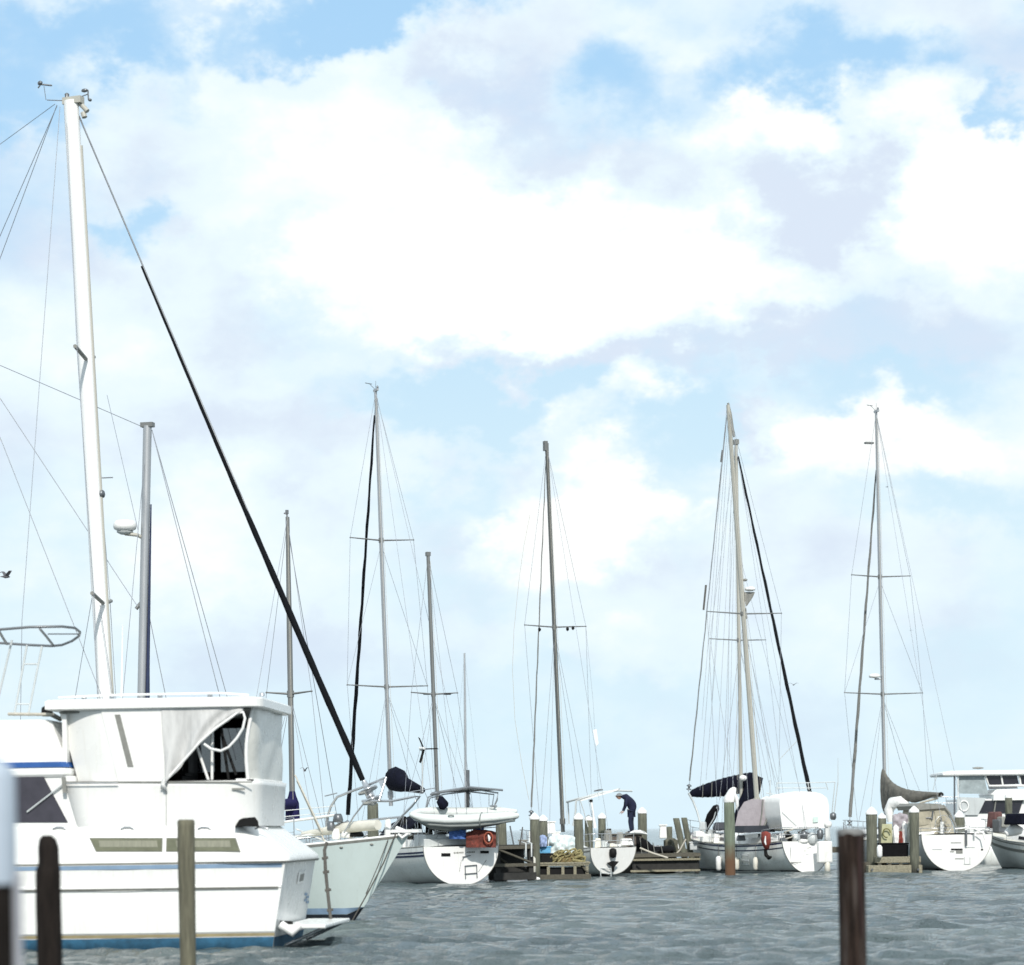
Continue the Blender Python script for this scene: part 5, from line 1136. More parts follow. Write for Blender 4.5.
def build_trawler():
    T = Frame((P(952, 860, 127).x, 127.0), (1, 0.0), 'trawler_yacht', 'white flybridge motor yacht with long flat hardtop and tinted windows, at far right', 'motor yacht')
    s = lambda px, py, w=0: T.side(px, py, w)
    L = 13.5
    def hb(x): t = x / L; return 2.0 * (1 if t < .5 else max(0, 1 - ((t - .5) / .5) ** 2.3))
    rings = []
    for i in range(25):
        x = i / 24 * L; b = hb(x) + .001; zr = 1.35 + .9 * sm(.4, 1, i / 24)
        sec = [(-.4, .6), (0, .9), (.4, .96), (zr, 1)]; rings.append([Vector((x, b * k, z)) for z, k in sec[::-1]] + [Vector((x, -b * k, z)) for z, k in sec])
    hull = T.part(MB().loft(rings), 'hull', gelshade)
    def blk(x0, x1, w, z0, z1, rake0=.0, rake1=.0, name='deckhouse', m=gel, parent=None, bev=.04):
        mb = MB(); vs = [(x0, -w, z0), (x1, -w, z0), (x1, w, z0), (x0, w, z0), (x0 + rake0, -w * .96, z1), (x1 - rake1, -w * .96, z1), (x1 - rake1, w * .96, z1), (x0 + rake0, w * .96, z1)]
        mb.add(vs, [(0, 3, 2, 1), (4, 5, 6, 7), (0, 1, 5, 4), (1, 2, 6, 5), (2, 3, 7, 6), (3, 0, 4, 7)]); return T.part(mb, name, m, parent, bevel=bev)
    zA = s(980, 815, -1.7).z; zB = s(980, 799, -1.7).z; zC = s(980, 790, -1.6).z; zR = s(980, 775, -1.8).z
    dh = blk(s(957, 830, -1.7).x, 10.5, 1.7, 1.3, zB, .05, 1.3, 'deckhouse', gel)
    def win(poly, name, m, parent, w=-1.7, off=.02):
        p = [s(*c, w) for c in poly]; p = [Vector((a.x, w - off, a.z)) for a in p]; T.part(MB().prism(p, (0, .03 + off * .5, 0)), name, m, parent)
    win(((979, 813), (985, 800.5), (1023, 800.5), (1019, 813)), 'saloon_window', glassd, dh); win(((1027, 813), (1030, 800.5), (1060, 800.5), (1075, 813)), 'saloon_window', glassd, dh)
    T.part(MB().loft([[Vector((x, y, z)) for x, y in ((s(986, 796).x, -1.9), (9.6, -1.9), (10.4, -.9), (10.4, .9), (9.6, 1.9), (s(986, 796).x, 1.9))] for z in (zB - .08, zB + .22)], True, True, False), 'flybridge_deck', gel, bevel=.08)
    fb = blk(s(984, 795).x, 8.6, 1.75, zB + .2, zC + .02, .3, .6, 'flybridge', gel)
    # aft deck side wing with round opening, posts, upper glazing
    win(((957, 815), (957, 797), (986, 798), (978, 815)), 'aft_wing', gelgrey, dh, -1.75, .03)
    mb = MB(); c = s(964, 806, -1.8); c.y = -1.82; mb.tube([c + Vector((.22 * math.cos(a), 0, .26 * math.sin(a))) for a in [2 * math.pi * k / 14 for k in range(15)]], .04, 6); T.part(mb, 'wing_port', gel, dh)
    win(((958, 793.5), (959, 775.5), (984, 775.5), (988, 794)), 'upper_curtain', mat('clear_plastic_grey', (.32, .37, .38), .25, var=.25), fb, -1.6)
    win(((987, 782), (984, 775.5), (1017, 775.5), (1019, 784), (990, 785)), 'upper_window', glassd, fb, -1.6)
    win(((1022, 785), (1020, 775.5), (1048, 775.5), (1056, 786)), 'upper_window', glassd, fb, -1.6)
    win(((989, 789.5), (988, 786.5), (1016, 785.5), (1018, 788.5)), 'upper_window', steeldk, fb, -1.66)
    for px in (1001, 1019): T.part(MB().tube([s(px, 775, -1.66), s(px + 2, 786, -1.66)], .05, 6), 'window_mullion', gel, fb)
    T.part(MB().tube([s(985, 775, -1.66), s(989, 786, -1.66), s(1019, 785.5, -1.66), s(1050, 787, -1.66)], .06, 6), 'window_frame', gel, fb)
    for px in (996, 1008): T.part(MB().tube([s(px, 800, -1.76), s(px - 2, 813, -1.76)], .04, 6), 'window_mullion', rubgrey, dh)
    top = T.part(MB().loft([[Vector((x, y, z)) for x, y in ((s(936, 773).x + g, -1.95 + g), (9.2 - g, -1.95 + g), (9.8 - g, 0), (9.2 - g, 1.95 - g), (s(936, 773).x + g, 1.95 - g))] for z, g in ((zR - .02, .05), (zR + .05, 0), (zR + .14, .02), (zR + .24, .5))], True, True, False), 'hardtop', gel)
    T.part(MB().ell(s(978, 768, 0), (.3, .2, .06), 10, 5), 'roof_light', rubgrey, top)
    for px in (954.5, 958): T.part(MB().tube([s(px, 774, -1.7), s(px, 815, -1.7)], .045 if px < 956 else .03, 6), 'hardtop_post', steeldk if px < 956 else gel, top)
    T.part(MB().tube([s(937, 774, -1.7), s(933, 790, -1.7)], .02, 5), 'brace', gelgrey, top)
    mb = MB()
    for py in (797, 803): mb.tube([s(934, py, -1.7), s(957, py, -1.7)], .018, 5)
    for px in (935, 946): mb.tube([s(px, 797, -1.7), s(px, 818, -1.7)], .018, 5)
    T.part(mb, 'aft_rail', steel)
build_trawler()

# ------------------------------------------------------------------ pilings
def piling(px, py, Y, wpx, m, label, cap=True, tip=0.0, group='timber mooring pilings', zb=-1.6, slant=0.0, capk=1.0):
    top = P(px, py, Y); r = wpx / 2 * Y / F; bx = top.x + slant
    root = empty('piling', (bx, Y, 0), 0, label, 'piling', group)
    n = 14; seg = 16; rings = []
    rnd = random.Random(int(px * 7 + py)); ph = rnd.random() * 9
    for i in range(n + 1):
        t = i / n; z = lerp(zb, top.z, t); cx = lerp(0, -slant, max(0, z) / max(.1, top.z)) ; rr = r * (1.04 - .06 * t) * (1 + .03 * math.sin(t * 9 + ph))
        rings.append([Vector((cx + rr * math.cos(a) * (1 + .05 * math.sin(3 * a + ph + t * 2)), rr * math.sin(a) * (1 + .05 * math.cos(2 * a + ph)), z)) for a in [2 * math.pi * k / seg for k in range(seg)]])
    c = Vector((-slant, 0, top.z)); rings.append([c + (p - Vector((rings[-1][0] - rings[-1][0]).to_tuple()) - c) * .86 + Vector((0, 0, .02)) for p in rings[-1]])
    MB().loft(rings).build('post', m, root)
    if cap:
        h = r * 1.4 * capk
        MB().lathe((-slant, 0, top.z - .02), [(r * 1.10, 0), (r * 1.12, .05), (r * 1.02, .12), (r * .78, h * .55), (r * .4, h * .85), (r * .08, h)], 16).build('cap', capw, root)
    return root
piling(534.5, 819, 103, 9.5, wood_pile, 'grey piling with white cone cap, left one of the touching pair by the timber float')
piling(543, 820.5, 104.5, 9, wood_pile, 'grey piling with white cone cap, right one of the touching pair by the timber float')
piling(501, 822, 103.5, 11, wood_pile, 'piling standing right behind the end of the grey inflatable dinghy', cap=False)
piling(578.5, 819, 107, 9.5, wood_pile, 'capped piling directly left of the small sailboat cockpit, standing in front of its neighbour')
piling(588.5, 820, 110.5, 8, wood_pile, 'capped piling half hidden behind its neighbour, left of the small sailboat cockpit')
piling(602, 818, 113.5, 8, wood_pile, 'capped piling behind the small sailboat, under its bimini frame')
piling(642, 813, 117, 9, wood_pile, 'short piling with white cap just right of the standing person')
piling(676, 818.5, 116, 6.5, wood_pile, 'bare leaning piling, left one of the tilted pair by the canopy boat bow', cap=False, slant=.5)
piling(684, 818, 117, 6, wood_pile, 'bare leaning piling, right one of the tilted pair by the canopy boat bow', cap=False, slant=.45)
piling(669.5, 827, 120, 6, wood_pile, 'lowest bare piling beside the tilted pair of pilings', cap=False)
piling(871.5, 814, 108.5, 11, wood_pile, 'white capped piling just right of the big brown foreground piling')
piling(882, 818, 110.5, 8, wood_pile, 'capped piling half hidden behind its taller neighbour near the black storage bin', )
piling(914, 812, 107.5, 9.5, wood_pile, 'white capped piling at the corner of the pallet dock, beside the beige dodger')
piling(959.5, 817, 117, 10, wood_pile, 'capped piling behind the transom of the sailboat with the tan cover')
piling(1008.5, 797.5, 121, 7, wood_pile, 'slim tall piling with pointed white cap in front of the flybridge yacht', capk=1.5)
piling(372.5, 803.5, 100, 11, wood_pile, 'bare piling showing through the bow rail of the big sloop', cap=False)
pw_ = piling(729, 800, 105.2, 10.5, wood_rust, 'green-grey piling rusty at its base, standing in front of the canopy boat', cap=False)
rows = MB(); c = Vector((0, 0, P(729, 800, 105.2).z)); rg_ = []
for i, (dx, z, r, fl) in enumerate(((.02, -.1, .23, 1), (.03, .03, .26, 1), (.06, .16, .24, .9), (.12, .3, .2, .9), (.16, .42, .17, .8), (.19, .5, .12, .8), (.2, .54, .03, 1))):
    rg_.append([c + Vector((dx + r * math.cos(a) * (1 + .22 * mnoise.noise(Vector((math.cos(a) * 2, math.sin(a) * 2, z * 4)))), fl * r * math.sin(a) * (1 + .2 * mnoise.noise(Vector((math.cos(a) * 2, math.sin(a) * 2, z * 5 + 4)))), z)) for a in [2 * math.pi * k / 20 for k in range(20)]])
rows.loft(rg_); rows.build('wrapped_bag', canvasw, pw_)
fb2 = MB().tube([c + Vector((.2, -.14, .3)), c + Vector((.31, -.17, .05)), c + Vector((.33, -.17, -.25)), c + Vector((.26, -.15, -.42))], [.07, .14, .12, .03], 9, flat=(.6, 1)); fb2.build('loose_flap', canvasw, pw_)

# foreground
def big_piling(px, py, Y, wpx, m, label, prof, slant=0.0, seg=28, extra=None):
    top = P(px, py, Y); r = wpx / 2 * Y / F
    root = empty('piling', (top.x, Y, 0), 0, label, 'piling', 'foreground pilings'); rings = []
    for z, k, dx in prof:
        rings.append([Vector((dx * r + r * k * math.cos(a) * (1 + .06 * mnoise.noise(Vector((math.cos(a) * 2, math.sin(a) * 2 + px, z * .8)))), r * k * math.sin(a), top.z + z)) for a in [2 * math.pi * j / seg for j in range(seg)]])
    MB().loft(rings).build('post', m, root)
    return root, r, top.z
big_piling(47.5, 835, 25, 25, wood_tar, 'black tarred piling with a rounded narrower head in front of the motor yacht', [(-3.6, 1.0, 0), (-2, .98, 0), (-1.2, 1.0, .05), (-.7, 1.02, 0), (-.42, 1.0, 0), (-.34, .98, .02), (-.30, .86, .08), (-.12, .84, .06), (-.04, .68, .0), (0, .35, -.05)])
big_piling(186, 819.5, 36, 16.5, wood_olive, 'slim olive-grey piling standing in front of the motor yacht windows', [(-3.6, .96, 0), (-2, 1.0, 0), (-.5, 1.02, -.02), (-.1, 1.02, 0), (-.02, 1.0, 0), (0, .8, 0)])
rt, r_, zt_ = big_piling(851, 831, 26, 27, wood_brown, 'thick dark brown piling with a reddish split, foreground right', [(-3.4, .95, .08), (-2, .97, .05), (-1, 1.0, .02), (-.6, 1.0, 0), (-.3, 1.02, 0), (-.03, 1.02, 0), (0, .9, 0)])
MB().tube([(r_ * .45, -r_ * .93, zt_ - .05), (r_ * .5, -r_ * .93, zt_ - .5), (r_ * .55, -r_ * .92, zt_ - 1.1)], [.018, .026, .01], 6, flat=(1, .35)).build('split', wood_red, rt)
MB().lathe((0, 0, zt_ - .045), [(r_ * 1.03, .0), (r_ * 1.06, .03), (r_ * .98, .06), (r_ * .4, .07)], 20, wob=.1).build('pale_top', mat('wood_silver', (.17, .17, .165), .9, var=.3, scale=9), rt)  # pale grey ring round the piling head
# nearest piling at the left edge: dark post in a pale sleeve with a white pipe beside it
Yn = 11.5; tp_ = P(-15, 777, Yn); rt = empty('piling', (tp_.x, Yn, 0), 0, 'blurred nearest piling at the left edge, pale sleeve above dark wood', 'piling', 'foreground pilings')
rn = 30 * Yn / F; zs_ = P(0, 884, Yn).z
MB().lathe((0, 0, 0), [(rn * .9, -1.5), (rn * .9, .5), (rn * .88, zs_ + .02)], 24, wob=.1).build('post', wood_tar, rt)
MB().lathe((0, 0, 0), [(rn, zs_), (rn * 1.02, zs_ + .1), (rn, tp_.z), (rn * .9, tp_.z + .04), (rn * .2, tp_.z + .12)], 28).build('sleeve', mat('sleeve_pale', (.42, .48, .55), .5, var=.06), rt)
MB().tube([(rn * 1.05, -.02, -1.2), (rn * 1.05, -.02, zs_ + .05)], .022, 12).build('pipe', mat('pipe_grey', (.32, .33, .36), .5, var=.15), rt)

# ------------------------------------------------------------------ docks
def dock(origin, heading, name, label, cat='dock'): return Frame(origin, heading, name, label, cat)
def deck_planks(fr, x0, x1, w, z, m, pitch=.16, th=.05):
    mb = MB(); n = int((x1 - x0) / pitch)
    for i in range(n): mb.box((x0 + (i + .5) * pitch, random.uniform(-.02, .02), z + random.uniform(-.004, .004)), (pitch - .015, 2 * w, th))
    return fr.part(mb, 'deck_boards', m)
o = P(515, 860, 101.5)
D1 = dock((o.x, o.y), (-.41, .912), 'finger_pier', 'dark timber finger pier with diagonal braces, right beside the ketch transom')
deck_planks(D1, 0, 20, .85, 1.47, wood_dark)
for sd in (1, -1):
    D1.part(MB().box((10, sd * .8, 1.36), (20, .07, .16)), 'side_beam', wood_dock)
    for k in range(6): D1.part(MB().box((.12 + k * 3.9, sd * .74, .5), (.2, .2, 1.95)), 'leg', wood_dark)
D1.part(MB().box((-.02, 0, 1.40), (.08, 1.75, .14)), 'end_beam', wood_dock); D1.part(MB().box((-.02, 0, .68), (.08, 1.9, .13)), 'lower_beam', wood_dock)
for a, b in (((.0, .75, 1.32), (.0, -.75, .75)), ((.9, .7, 1.3), (.9, -.7, .2))): D1.part(MB().tube([a, b], .055, 4), 'brace', wood_dock)
D1.part(MB().box((.5, 0, .35), (.1, 1.9, .5)), 'shade_board', wood_dark)  # dark board paints the shade under the pier
D1.part(MB().box((1.0, 0, .85), (.06, 1.7, 1.1)), 'shade_backing', wood_dark); D1.part(MB().box((.02, 0, .22), (.06, 1.9, .3)), 'shade_board', wood_dark)  # dark boards added so the underside reads as solid shade
for y_ in (-.7, -.45): D1.part(MB().tube([(-.08, y_, 1.0), (-.1, y_, 1.55), (.3, y_, 1.6)], .035, 6), 'grab_bar', gelgrey)
def pieces_timber_float():
    o = P(563, 880, 103.2); D = dock((o.x, o.y), (0, 1), 'timber_float', 'low timber float with square openings in its side, piled with yellow netting')
    z1 = P(563, 863, 103.2).z; w = 1.08
    D.part(MB().box((1.5, 0, z1), (3.2, 2 * w + .1, .07)), 'deck', wood_pale)
    D.part(MB().box((-.02, 0, z1 - .06), (.1, 2 * w, .1)), 'top_beam', wood_pale); D.part(MB().box((-.06, -.0, .14), (.14, 2 * w + .15, .2)), 'lower_beam', wood_dock)
    for k in range(5): D.part(MB().box((.0, -w + .08 + k * (2 * w - .16) / 4 + (.1 if k == 3 else 0), .36), (.1, .12, .42)), 'post', wood_pale)
    D.part(MB().box((1.2, 0, .3), (2.2, 2 * w - .3, .4)), 'float_drum', rubber)
    D.part(MB().tube([(.1, -w + .3, .6), (-.06, -w + .05, .3)], .06, 5), 'knee', wood_dock)
pieces_timber_float()
o = P(667, 868, 113.5)
D2 = dock((o.x, o.y), (-.12, .993), 'low_dock', 'low pale plank dock between the small sailboat and the canopy boat')
deck_planks(D2, 0, 12, 1.55, .92, wood_dock); D2.part(MB().box((-.03, 0, .84), (.06, 3.1, .13)), 'end_beam', wood_dock); D2.part(MB().box((0.05, 0, .67), (.06, 3.1, .10)), 'wale', wood_pale); D2.part(MB().box((.25, 0, .4), (.08, 3.0, .5)), 'shade_board', wood_dark)  # dark board below the wale paints the shadow under the dock
D2.part(MB().box((-.1, .1, .16), (.1, 3.2, .09)), 'water_beam', wood_pale)
for k in range(5):
    for sd in (1, -1): D2.part(MB().tube([(.3 + k * 2.8, sd * 1.45, -1), (.3 + k * 2.8, sd * 1.45, .9)], .11, 8), 'leg', wood_dark)
o = P(900, 873, 107.5)
D4 = dock((o.x, o.y), (0, 1), 'pallet_dock', 'stepped pale timber dock carrying the black storage bin')
for (px0, px1, py0, py1, dep, m, nm) in ((877, 921, 857, 862.5, .0, wood_pale, 'upper_step'), (868, 922, 865.5, 873.5, -.12, wood_pale, 'lower_step')):
    a = D4.p(px0, py0, 107.5); b = D4.p(px1, py1, 107.5); mb = MB()
    D4.part(MB().box(((dep + 1.6), (a.y + b.y) / 2, (a.z + b.z) / 2), (3.2, abs(a.y - b.y), abs(a.z - b.z))), nm, m, bevel=.02)
for px in (880, 890, 901, 911, 919): c = D4.p(px, 864, 107.5); D4.part(MB().box((.1, c.y, c.z), (.12, .14, .14)), 'spacer_block', wood_dock)
a = D4.p(850, 862, 109); b = D4.p(868, 872, 109); D4.part(MB().box((1.8, (a.y + b.y) / 2, (a.z + b.z) / 2), (2.0, abs(a.y - b.y), abs(a.z - b.z))), 'dark_side_step', wood_dock)
for px in (872, 918): c = D4.p(px, 869.5, 107.3); D4.part(MB().tube([c, c + Vector((-.1, 0, 0))], .05, 8), 'bolt', steeldk)
o = Vector((11, 126.5, 0))
D3 = dock((o.x, o.y), (1, 0), 'main_pier', 'long dark main pier running behind all the moored boats')
D3.part(MB().box((0, 0, .98), (50, 2.2, .08)), 'deck', wood_dock); D3.part(MB().box((0, -1.08, .84), (50, .08, .2)), 'front_beam', wood_dock); D3.part(MB().box((0, 1.08, .84), (50, .08, .2)), 'rear_beam', wood_dock)
for k in range(17):
    for sd in (1, -1): D3.part(MB().tube([(-24 + k * 3, sd * .95, -1), (-24 + k * 3, sd * .95, 1.0)], .13, 8), 'leg', wood_dark)
for k in range(4): D3.part(MB().box((-10 + k * 7.5, .5, 1.55), (.35, .3, 1.05), top=.8), 'power_pedestal', gel, bevel=.04)

# ------------------------------------------------------------------ things on docks and boats
def single(name, mb_or_list, label, cat, group=None, loc=None):
    """a top-level thing whose parts are given in world space"""
    items = mb_or_list; allv = [v for _, mb, _, _ in items for v in mb.v]
    c = sum(allv, Vector()) / len(allv); c.z = min(v.z for v in allv)
    if len(items) == 1:
        nm, mb, m, bev = items[0]; o = mb.build(name, m, None, None, bev, Matrix.Translation(-c)); o.location = c; return tag(o, label, cat, group)
    root = empty(name, c, 0, label, cat, group)
    for nm, mb, m, bev in items: mb.build(nm, m, root, None, bev, Matrix.Translation(-c))
    return root
# inflatable dinghy hung across the ketch stern
def dinghy():
    Y = 97.75; q = lambda px, py, dy=0: P(px, py, Y + dy)
    near = MB().tube([q(411, 814.5, .25), q(416, 817, .1), q(426, 819, 0), q(445, 820.3), q(470, 820), q(495, 818.2), q(512, 816.5), q(519, 815.3)], [.10, .16, .20, .225, .225, .22, .19, .07], 14)
    far = MB().tube([q(411, 814.5, .25), q(418, 812.5, .7), q(430, 812, 1.1), q(450, 813, 1.3), q(475, 813, 1.3), q(500, 812, 1.2), q(517, 811.5, 1.1)], [.10, .16, .2, .22, .22, .2, .08], 14)
    rub = MB().tube([q(410, 816, .0), q(422, 821, -.2), q(445, 822.6, -.23), q(470, 822.2, -.23), q(495, 820.2, -.23), q(518, 817.5, -.12)], .035, 6); rub.tube([q(418, 821, .05), q(430, 824.5, -.12), q(450, 826, -.14), q(475, 825.3, -.14), q(498, 822.6, -.1), q(515, 820, -.05)], .06, 6)  # strake, plus a lower grey tube painting the underside shading
    hull = MB().loft([[q(x, y0, .1), q(x, y1, .4), q(x, y1, .9), q(x, y0 - 2, 1.3)] for x, y0, y1 in ((416, 820, 821), (430, 823, 829), (450, 825, 831.5), (475, 824, 829), (498, 822, 825), (512, 819, 820))], closed=True)
    strap = MB().tube([q(482, 812.5, .2), q(480.5, 815, -.16), q(479.5, 820, -.26), q(480, 825, -.22), q(481, 829, .3)], .03, 5)
    hand = MB().tube([q(448, 816, -.22), q(451, 815.3, -.26), q(454, 816, -.22)], .03, 5)
    tr = MB().prism([q(508, 812, .2), q(510, 821, .2), q(510, 819, 1.1), q(508, 811, 1.1)], (.05, 0, 0))
    single('inflatable_dinghy', [('near_tube', near, hypalon, 0), ('far_tube', far, hypalon, 0), ('strake_and_under_shade', rub, hypgrey, 0), ('floor', hull, hypgrey, 0), ('strap', strap, hypgrey, 0), ('handle', hand, hypgrey, 0), ('transom', tr, gelgrey, 0)],
           'pale grey inflatable dinghy hung level across the stern of the ketch', 'dinghy')
dinghy()
Yk = 98.3
single('outboard_bag', [('bag', MB().tube([P(446, 808, 98.6), P(444, 806, 98.6), P(441, 801, 98.6), P(441, 796, 98.6)], [.12, .22, .2, .06], 9), navyc, 0)], 'dark blue bag standing above the middle of the inflatable dinghy', 'bag')
def canvas_lump(px0, px1, py0, py1, Y, dep, name, m, label, cat, seed=0, group=None, folds=.12):
    rows = []; n = 16; mI = 10
    for i in range(n + 1):
        u_ = i / n; row = []
        for j in range(mI + 1):
            v_ = j / mI; d_ = math.sin(math.pi * u_) ** .5 * math.sin(math.pi * min(1, v_ * .5 + .5)) if False else (math.sin(math.pi * max(.02, min(.98, u_))) ** .45)
            edge = (1 - v_ ** 4)
            px = lerp(px0, px1, u_); top = py0 + (1 - math.sin(math.pi * max(.0, min(1, .12 + .76 * u_))) ** .6) * (py1 - py0) * .35 + 1.2 * mnoise.noise(Vector((u_ * 5, seed, 0)))
            py = lerp(py1, top, v_)
            w = P(px, py, Y); f = folds * mnoise.noise(Vector((u_ * 6 + seed, v_ * 4, seed * 1.3)))
            row.append(w + Vector((0, -dep * .5 * d_ * (1 - v_ ** 3) + f, 0)))
        rows.append(row)
    back = [[p + Vector((0, dep * .8, 0)) for p in r] for r in rows]
    mb = MB(); mb.grid(rows); mb.grid([r[::-1] for r in back])
    mb.loft([[r[-1] for r in rows], [r[-1] for r in back]], closed=False, caps=False); mb.loft([rows[0], back[0]], False, False); mb.loft([back[-1], rows[-1]], False, False)
    return single(name, [(name, mb, m, 0)], label, cat, group)
canvas_lump(466, 496, 829.5, 847.5, 98.15, .35, 'red_canvas', mat('canvas_brick', (.15, .035, .024), .85, var=.6, scale=9, bump=.7), 'bundle of dark red canvas lashed to the ketch stern rail', 'canvas', 1)
canvas_lump(449, 466, 828, 839, 98.2, .3, 'blue_canvas', bluec, 'blue cloth hanging on the ketch stern rail left of the red canvas', 'cloth', 2)
canvas_lump(473, 484, 823, 834, 98.35, .25, 'blue_cloth', bluec, 'blue cloth behind the red canvas under the dinghy', 'cloth', 3)
c = P(488.5, 838, 97.85); lb = MB(); lb.tube([c + Vector((.17 * math.cos(a), 0, .22 * math.sin(a))) for a in [2 * math.pi * k / 20 for k in range(21)]], .032, 8)
lw = MB().tube([c + Vector((.02, -.05, -.12)), c + Vector((.03, -.05, .02)), c + Vector((-.01, -.05, .13))], [.03, .06, .02], 6)
single('life_ring', [('ring', lb, orangec, 0), ('light', lw, whitepl, 0)], 'orange life ring hung on the red canvas at the ketch stern', 'life ring')
mb = MB()
for sx, sy, r in ((-.0, 0, 0),): pass
# stern rail of the ketch with boards
KETCH.part(MB().box(KETCH.p(450, 842, 98.7), (.06, 1.1, .45)), 'weather_cloth', gelgrey)
KETCH.part(MB().tube([KETCH.p(434, 850, 98.5), KETCH.p(434, 832, 98.5), KETCH.p(498, 827, 98.5), KETCH.p(498, 846, 98.5)], .02, 6), 'pushpit', steel)
# float cargo
Yf = 103.6
def crate(px0, px1, py0, py1, Y, dep, name, m, label, cat, lid=True, bev=.03):
    a = P(px0, py1, Y); b = P(px1, py0, Y); c = (a + b) / 2; w = b.x - a.x; h = b.z - a.z
    items = [('body', MB().box(c + Vector((0, dep / 2, -.03)), (w, dep, h - .06), top=1.04), m, bev)]
    if lid: items.append(('lid', MB().box((c.x, c.y + dep / 2, b.z - .02), (w + .08, dep + .06, .07)), m, .015))
    return single(name, items, label, cat)
crate(541.5, 552.5, 853.5, 863, Yf - .2, .5, 'black_bin', rubber, 'black bin on the timber float below the blue tub', 'bin')
crate(538.5, 550.5, 846.5, 853.5, Yf, .45, 'blue_tub', skyblue, 'bright blue tub stacked on the black bin against the capped pilings', 'tub')
canvas_lump(538.5, 547, 835, 846.5, Yf - .1, .3, 'blue_sack', mat('sack_lavender', (.30, .38, .58), .8, var=.2, bump=.4), 'pale blue sack on top of the bright blue tub', 'sack', 5)
canvas_lump(549, 575, 834.5, 853, 105, .9, 'wrapped_dinghy', mat('shrink_wrap', (.60, .68, .68), .3, var=.2, scale=3, bump=.6), 'bundle wrapped in crinkled whitish plastic behind the yellow netting', 'bundle', 6, folds=.25)
def netting():
    rnd = random.Random(3); mb = MB()
    for k in range(60):
        u_ = rnd.random(); x = lerp(553, 580, u_); hgt = 12 * math.sin(math.pi * (.15 + .7 * u_)) ** .5; y = 862.5 - rnd.random() * hgt
        c = P(x, y, Yf + rnd.uniform(-.2, .5)); r = rnd.uniform(.1, .2); a0 = rnd.random() * 6
        mb.tube([c + Vector((r * math.cos(a), .2 * r * math.sin(2 * a), r * .7 * math.sin(a + a0 * .2))) for a in [a0 + k_ * .7 for k_ in range(9)]], .035, 5)
    core = MB().ell(P(566, 863, Yf + .2), (.55, .4, .42), 14, 8, zmin=0)
    single('net_heap', [('strands', mb, yellowr, 0), ('heap', core, mat('net_core', (.16, .12, .05), .9, var=.5, scale=8, bump=.6), 0)], 'heap of tangled yellow netting on the timber float', 'net')
netting()
single('yellow_rope', [('rope', MB().tube([P(575, 858, Yf - .2), P(580, 856, Yf - .3), P(585, 857.5, Yf - .2), P(584.5, 862, Yf - .3), P(578, 861, Yf - .35), P(573, 860, Yf - .2)], .07, 6), yellowr, 0)], 'loop of pale yellow rope on the right corner of the timber float', 'rope')
fender(P(531.5, 856, 102.6), .75, .17, 'tall grimy cream fender hung below the left capped piling of the pair', 'boat fenders', deckw, cord=1.0)
single('float_buoy', [('buoy', MB().ell(P(536, 879, 102.4), (.18, .18, .09), 12, 8), whitepl, 0)], 'white buoy floating at the foot of the paired pilings', 'buoy')
# things on the pallet dock
crate(881, 908, 843, 857, 108.0, .8, 'storage_bin', blackc, 'long black storage bin on the stepped pale timber dock', 'storage bin')
c0 = [P(*a, 108.6) for a in ((881, 843), (893, 843), (892, 824), (882, 824))]
bd = MB().prism(c0, (0, .08, 0)); rg = MB(); cc = P(886.5, 833, 108.5); rg.tube([cc + Vector((.16 * math.cos(a), -.04, .19 * math.sin(a))) for a in [2 * math.pi * k / 14 for k in range(12)]], .03, 5)
single('hose_board', [('board', bd, mat('board_yellow', (.45, .45, .28), .7, var=.2), .01), ('hose', rg, mat('hose_olive', (.16, .15, .05), .7), 0)], 'yellowish board with a coiled hose standing on the black storage bin', 'board')
for (x0, x1, y0, y1, m, nm, lab, sd) in ((893.5, 899, 825, 843, canvasw, 'white_cloth', 'white cloth draped beside the hose board', 11), (898, 903, 831, 843, redc, 'red_cloth', 'small red cloth between white ones on the black storage bin', 12), (902.5, 907, 821, 843, canvasw, 'white_jacket', 'white jacket hung in front of the capped corner piling', 13), (893, 908, 813, 829, canvasgrey, 'taupe_tarp', 'taupe tarp bunched above the black storage bin', 14), (907, 910.5, 822, 842, deckw, 'cream_towel', 'narrow cream towel against the capped corner piling', 15)):
    canvas_lump(x0, x1, y0, y1, 108.4 + (sd == 14) * .6, .25, nm, m, lab, 'cloth', sd)
fender(P(879.5, 845, 107.3), .55, .12, 'white fender on the left end of the black storage bin', 'boat fenders', whitepl, cord=.3)
# fenders, life sling and ladder on the canopy boat's side
q = CANOPY
def onside(px, py, off=.12):
    p = q.side(px, py, 1.4); t = max(.02, min(.98, p.x / CANOPY_H.L)); w = CANOPY_H.half(t, max(.3, p.z)); p = q.side(px, py, w + off); return q.w(p)
p = onside(718.5, 856); fender(p, .68, .13, 'square white fender left of the rusty based piling on the canopy boat', 'boat fenders', whitepl, cord=.55)
p = onside(755.5, 857); fender(p, .6, .12, 'cream fender between the hull ladder and red bag of the canopy boat', 'boat fenders', deckw, cord=.55)
p = onside(736.5, 857); fender(p, .6, .12, 'cream fender tucked right behind the rusty based piling', 'boat fenders', deckw, cord=.55)
a = [onside(*c, .2) for c in ((762, 832), (766, 831), (770.5, 833), (771, 841), (769, 849), (766, 850.5), (763.5, 846), (761.5, 840))]
b_ = MB(); b_.loft([[lerp(p, sum(a, Vector()) / 8, k) + Vector((-.05 * d, -.1 * d, 0)) for p in a] for k, d in ((0, 0), (.05, 1), (.4, 2), (.9, 2.3))])
tail = MB().tube([onside(765, 849, .25), onside(766, 855, .25), onside(769, 858, .28), onside(771, 857, .3)], [.06, .09, .09, .05], 7)
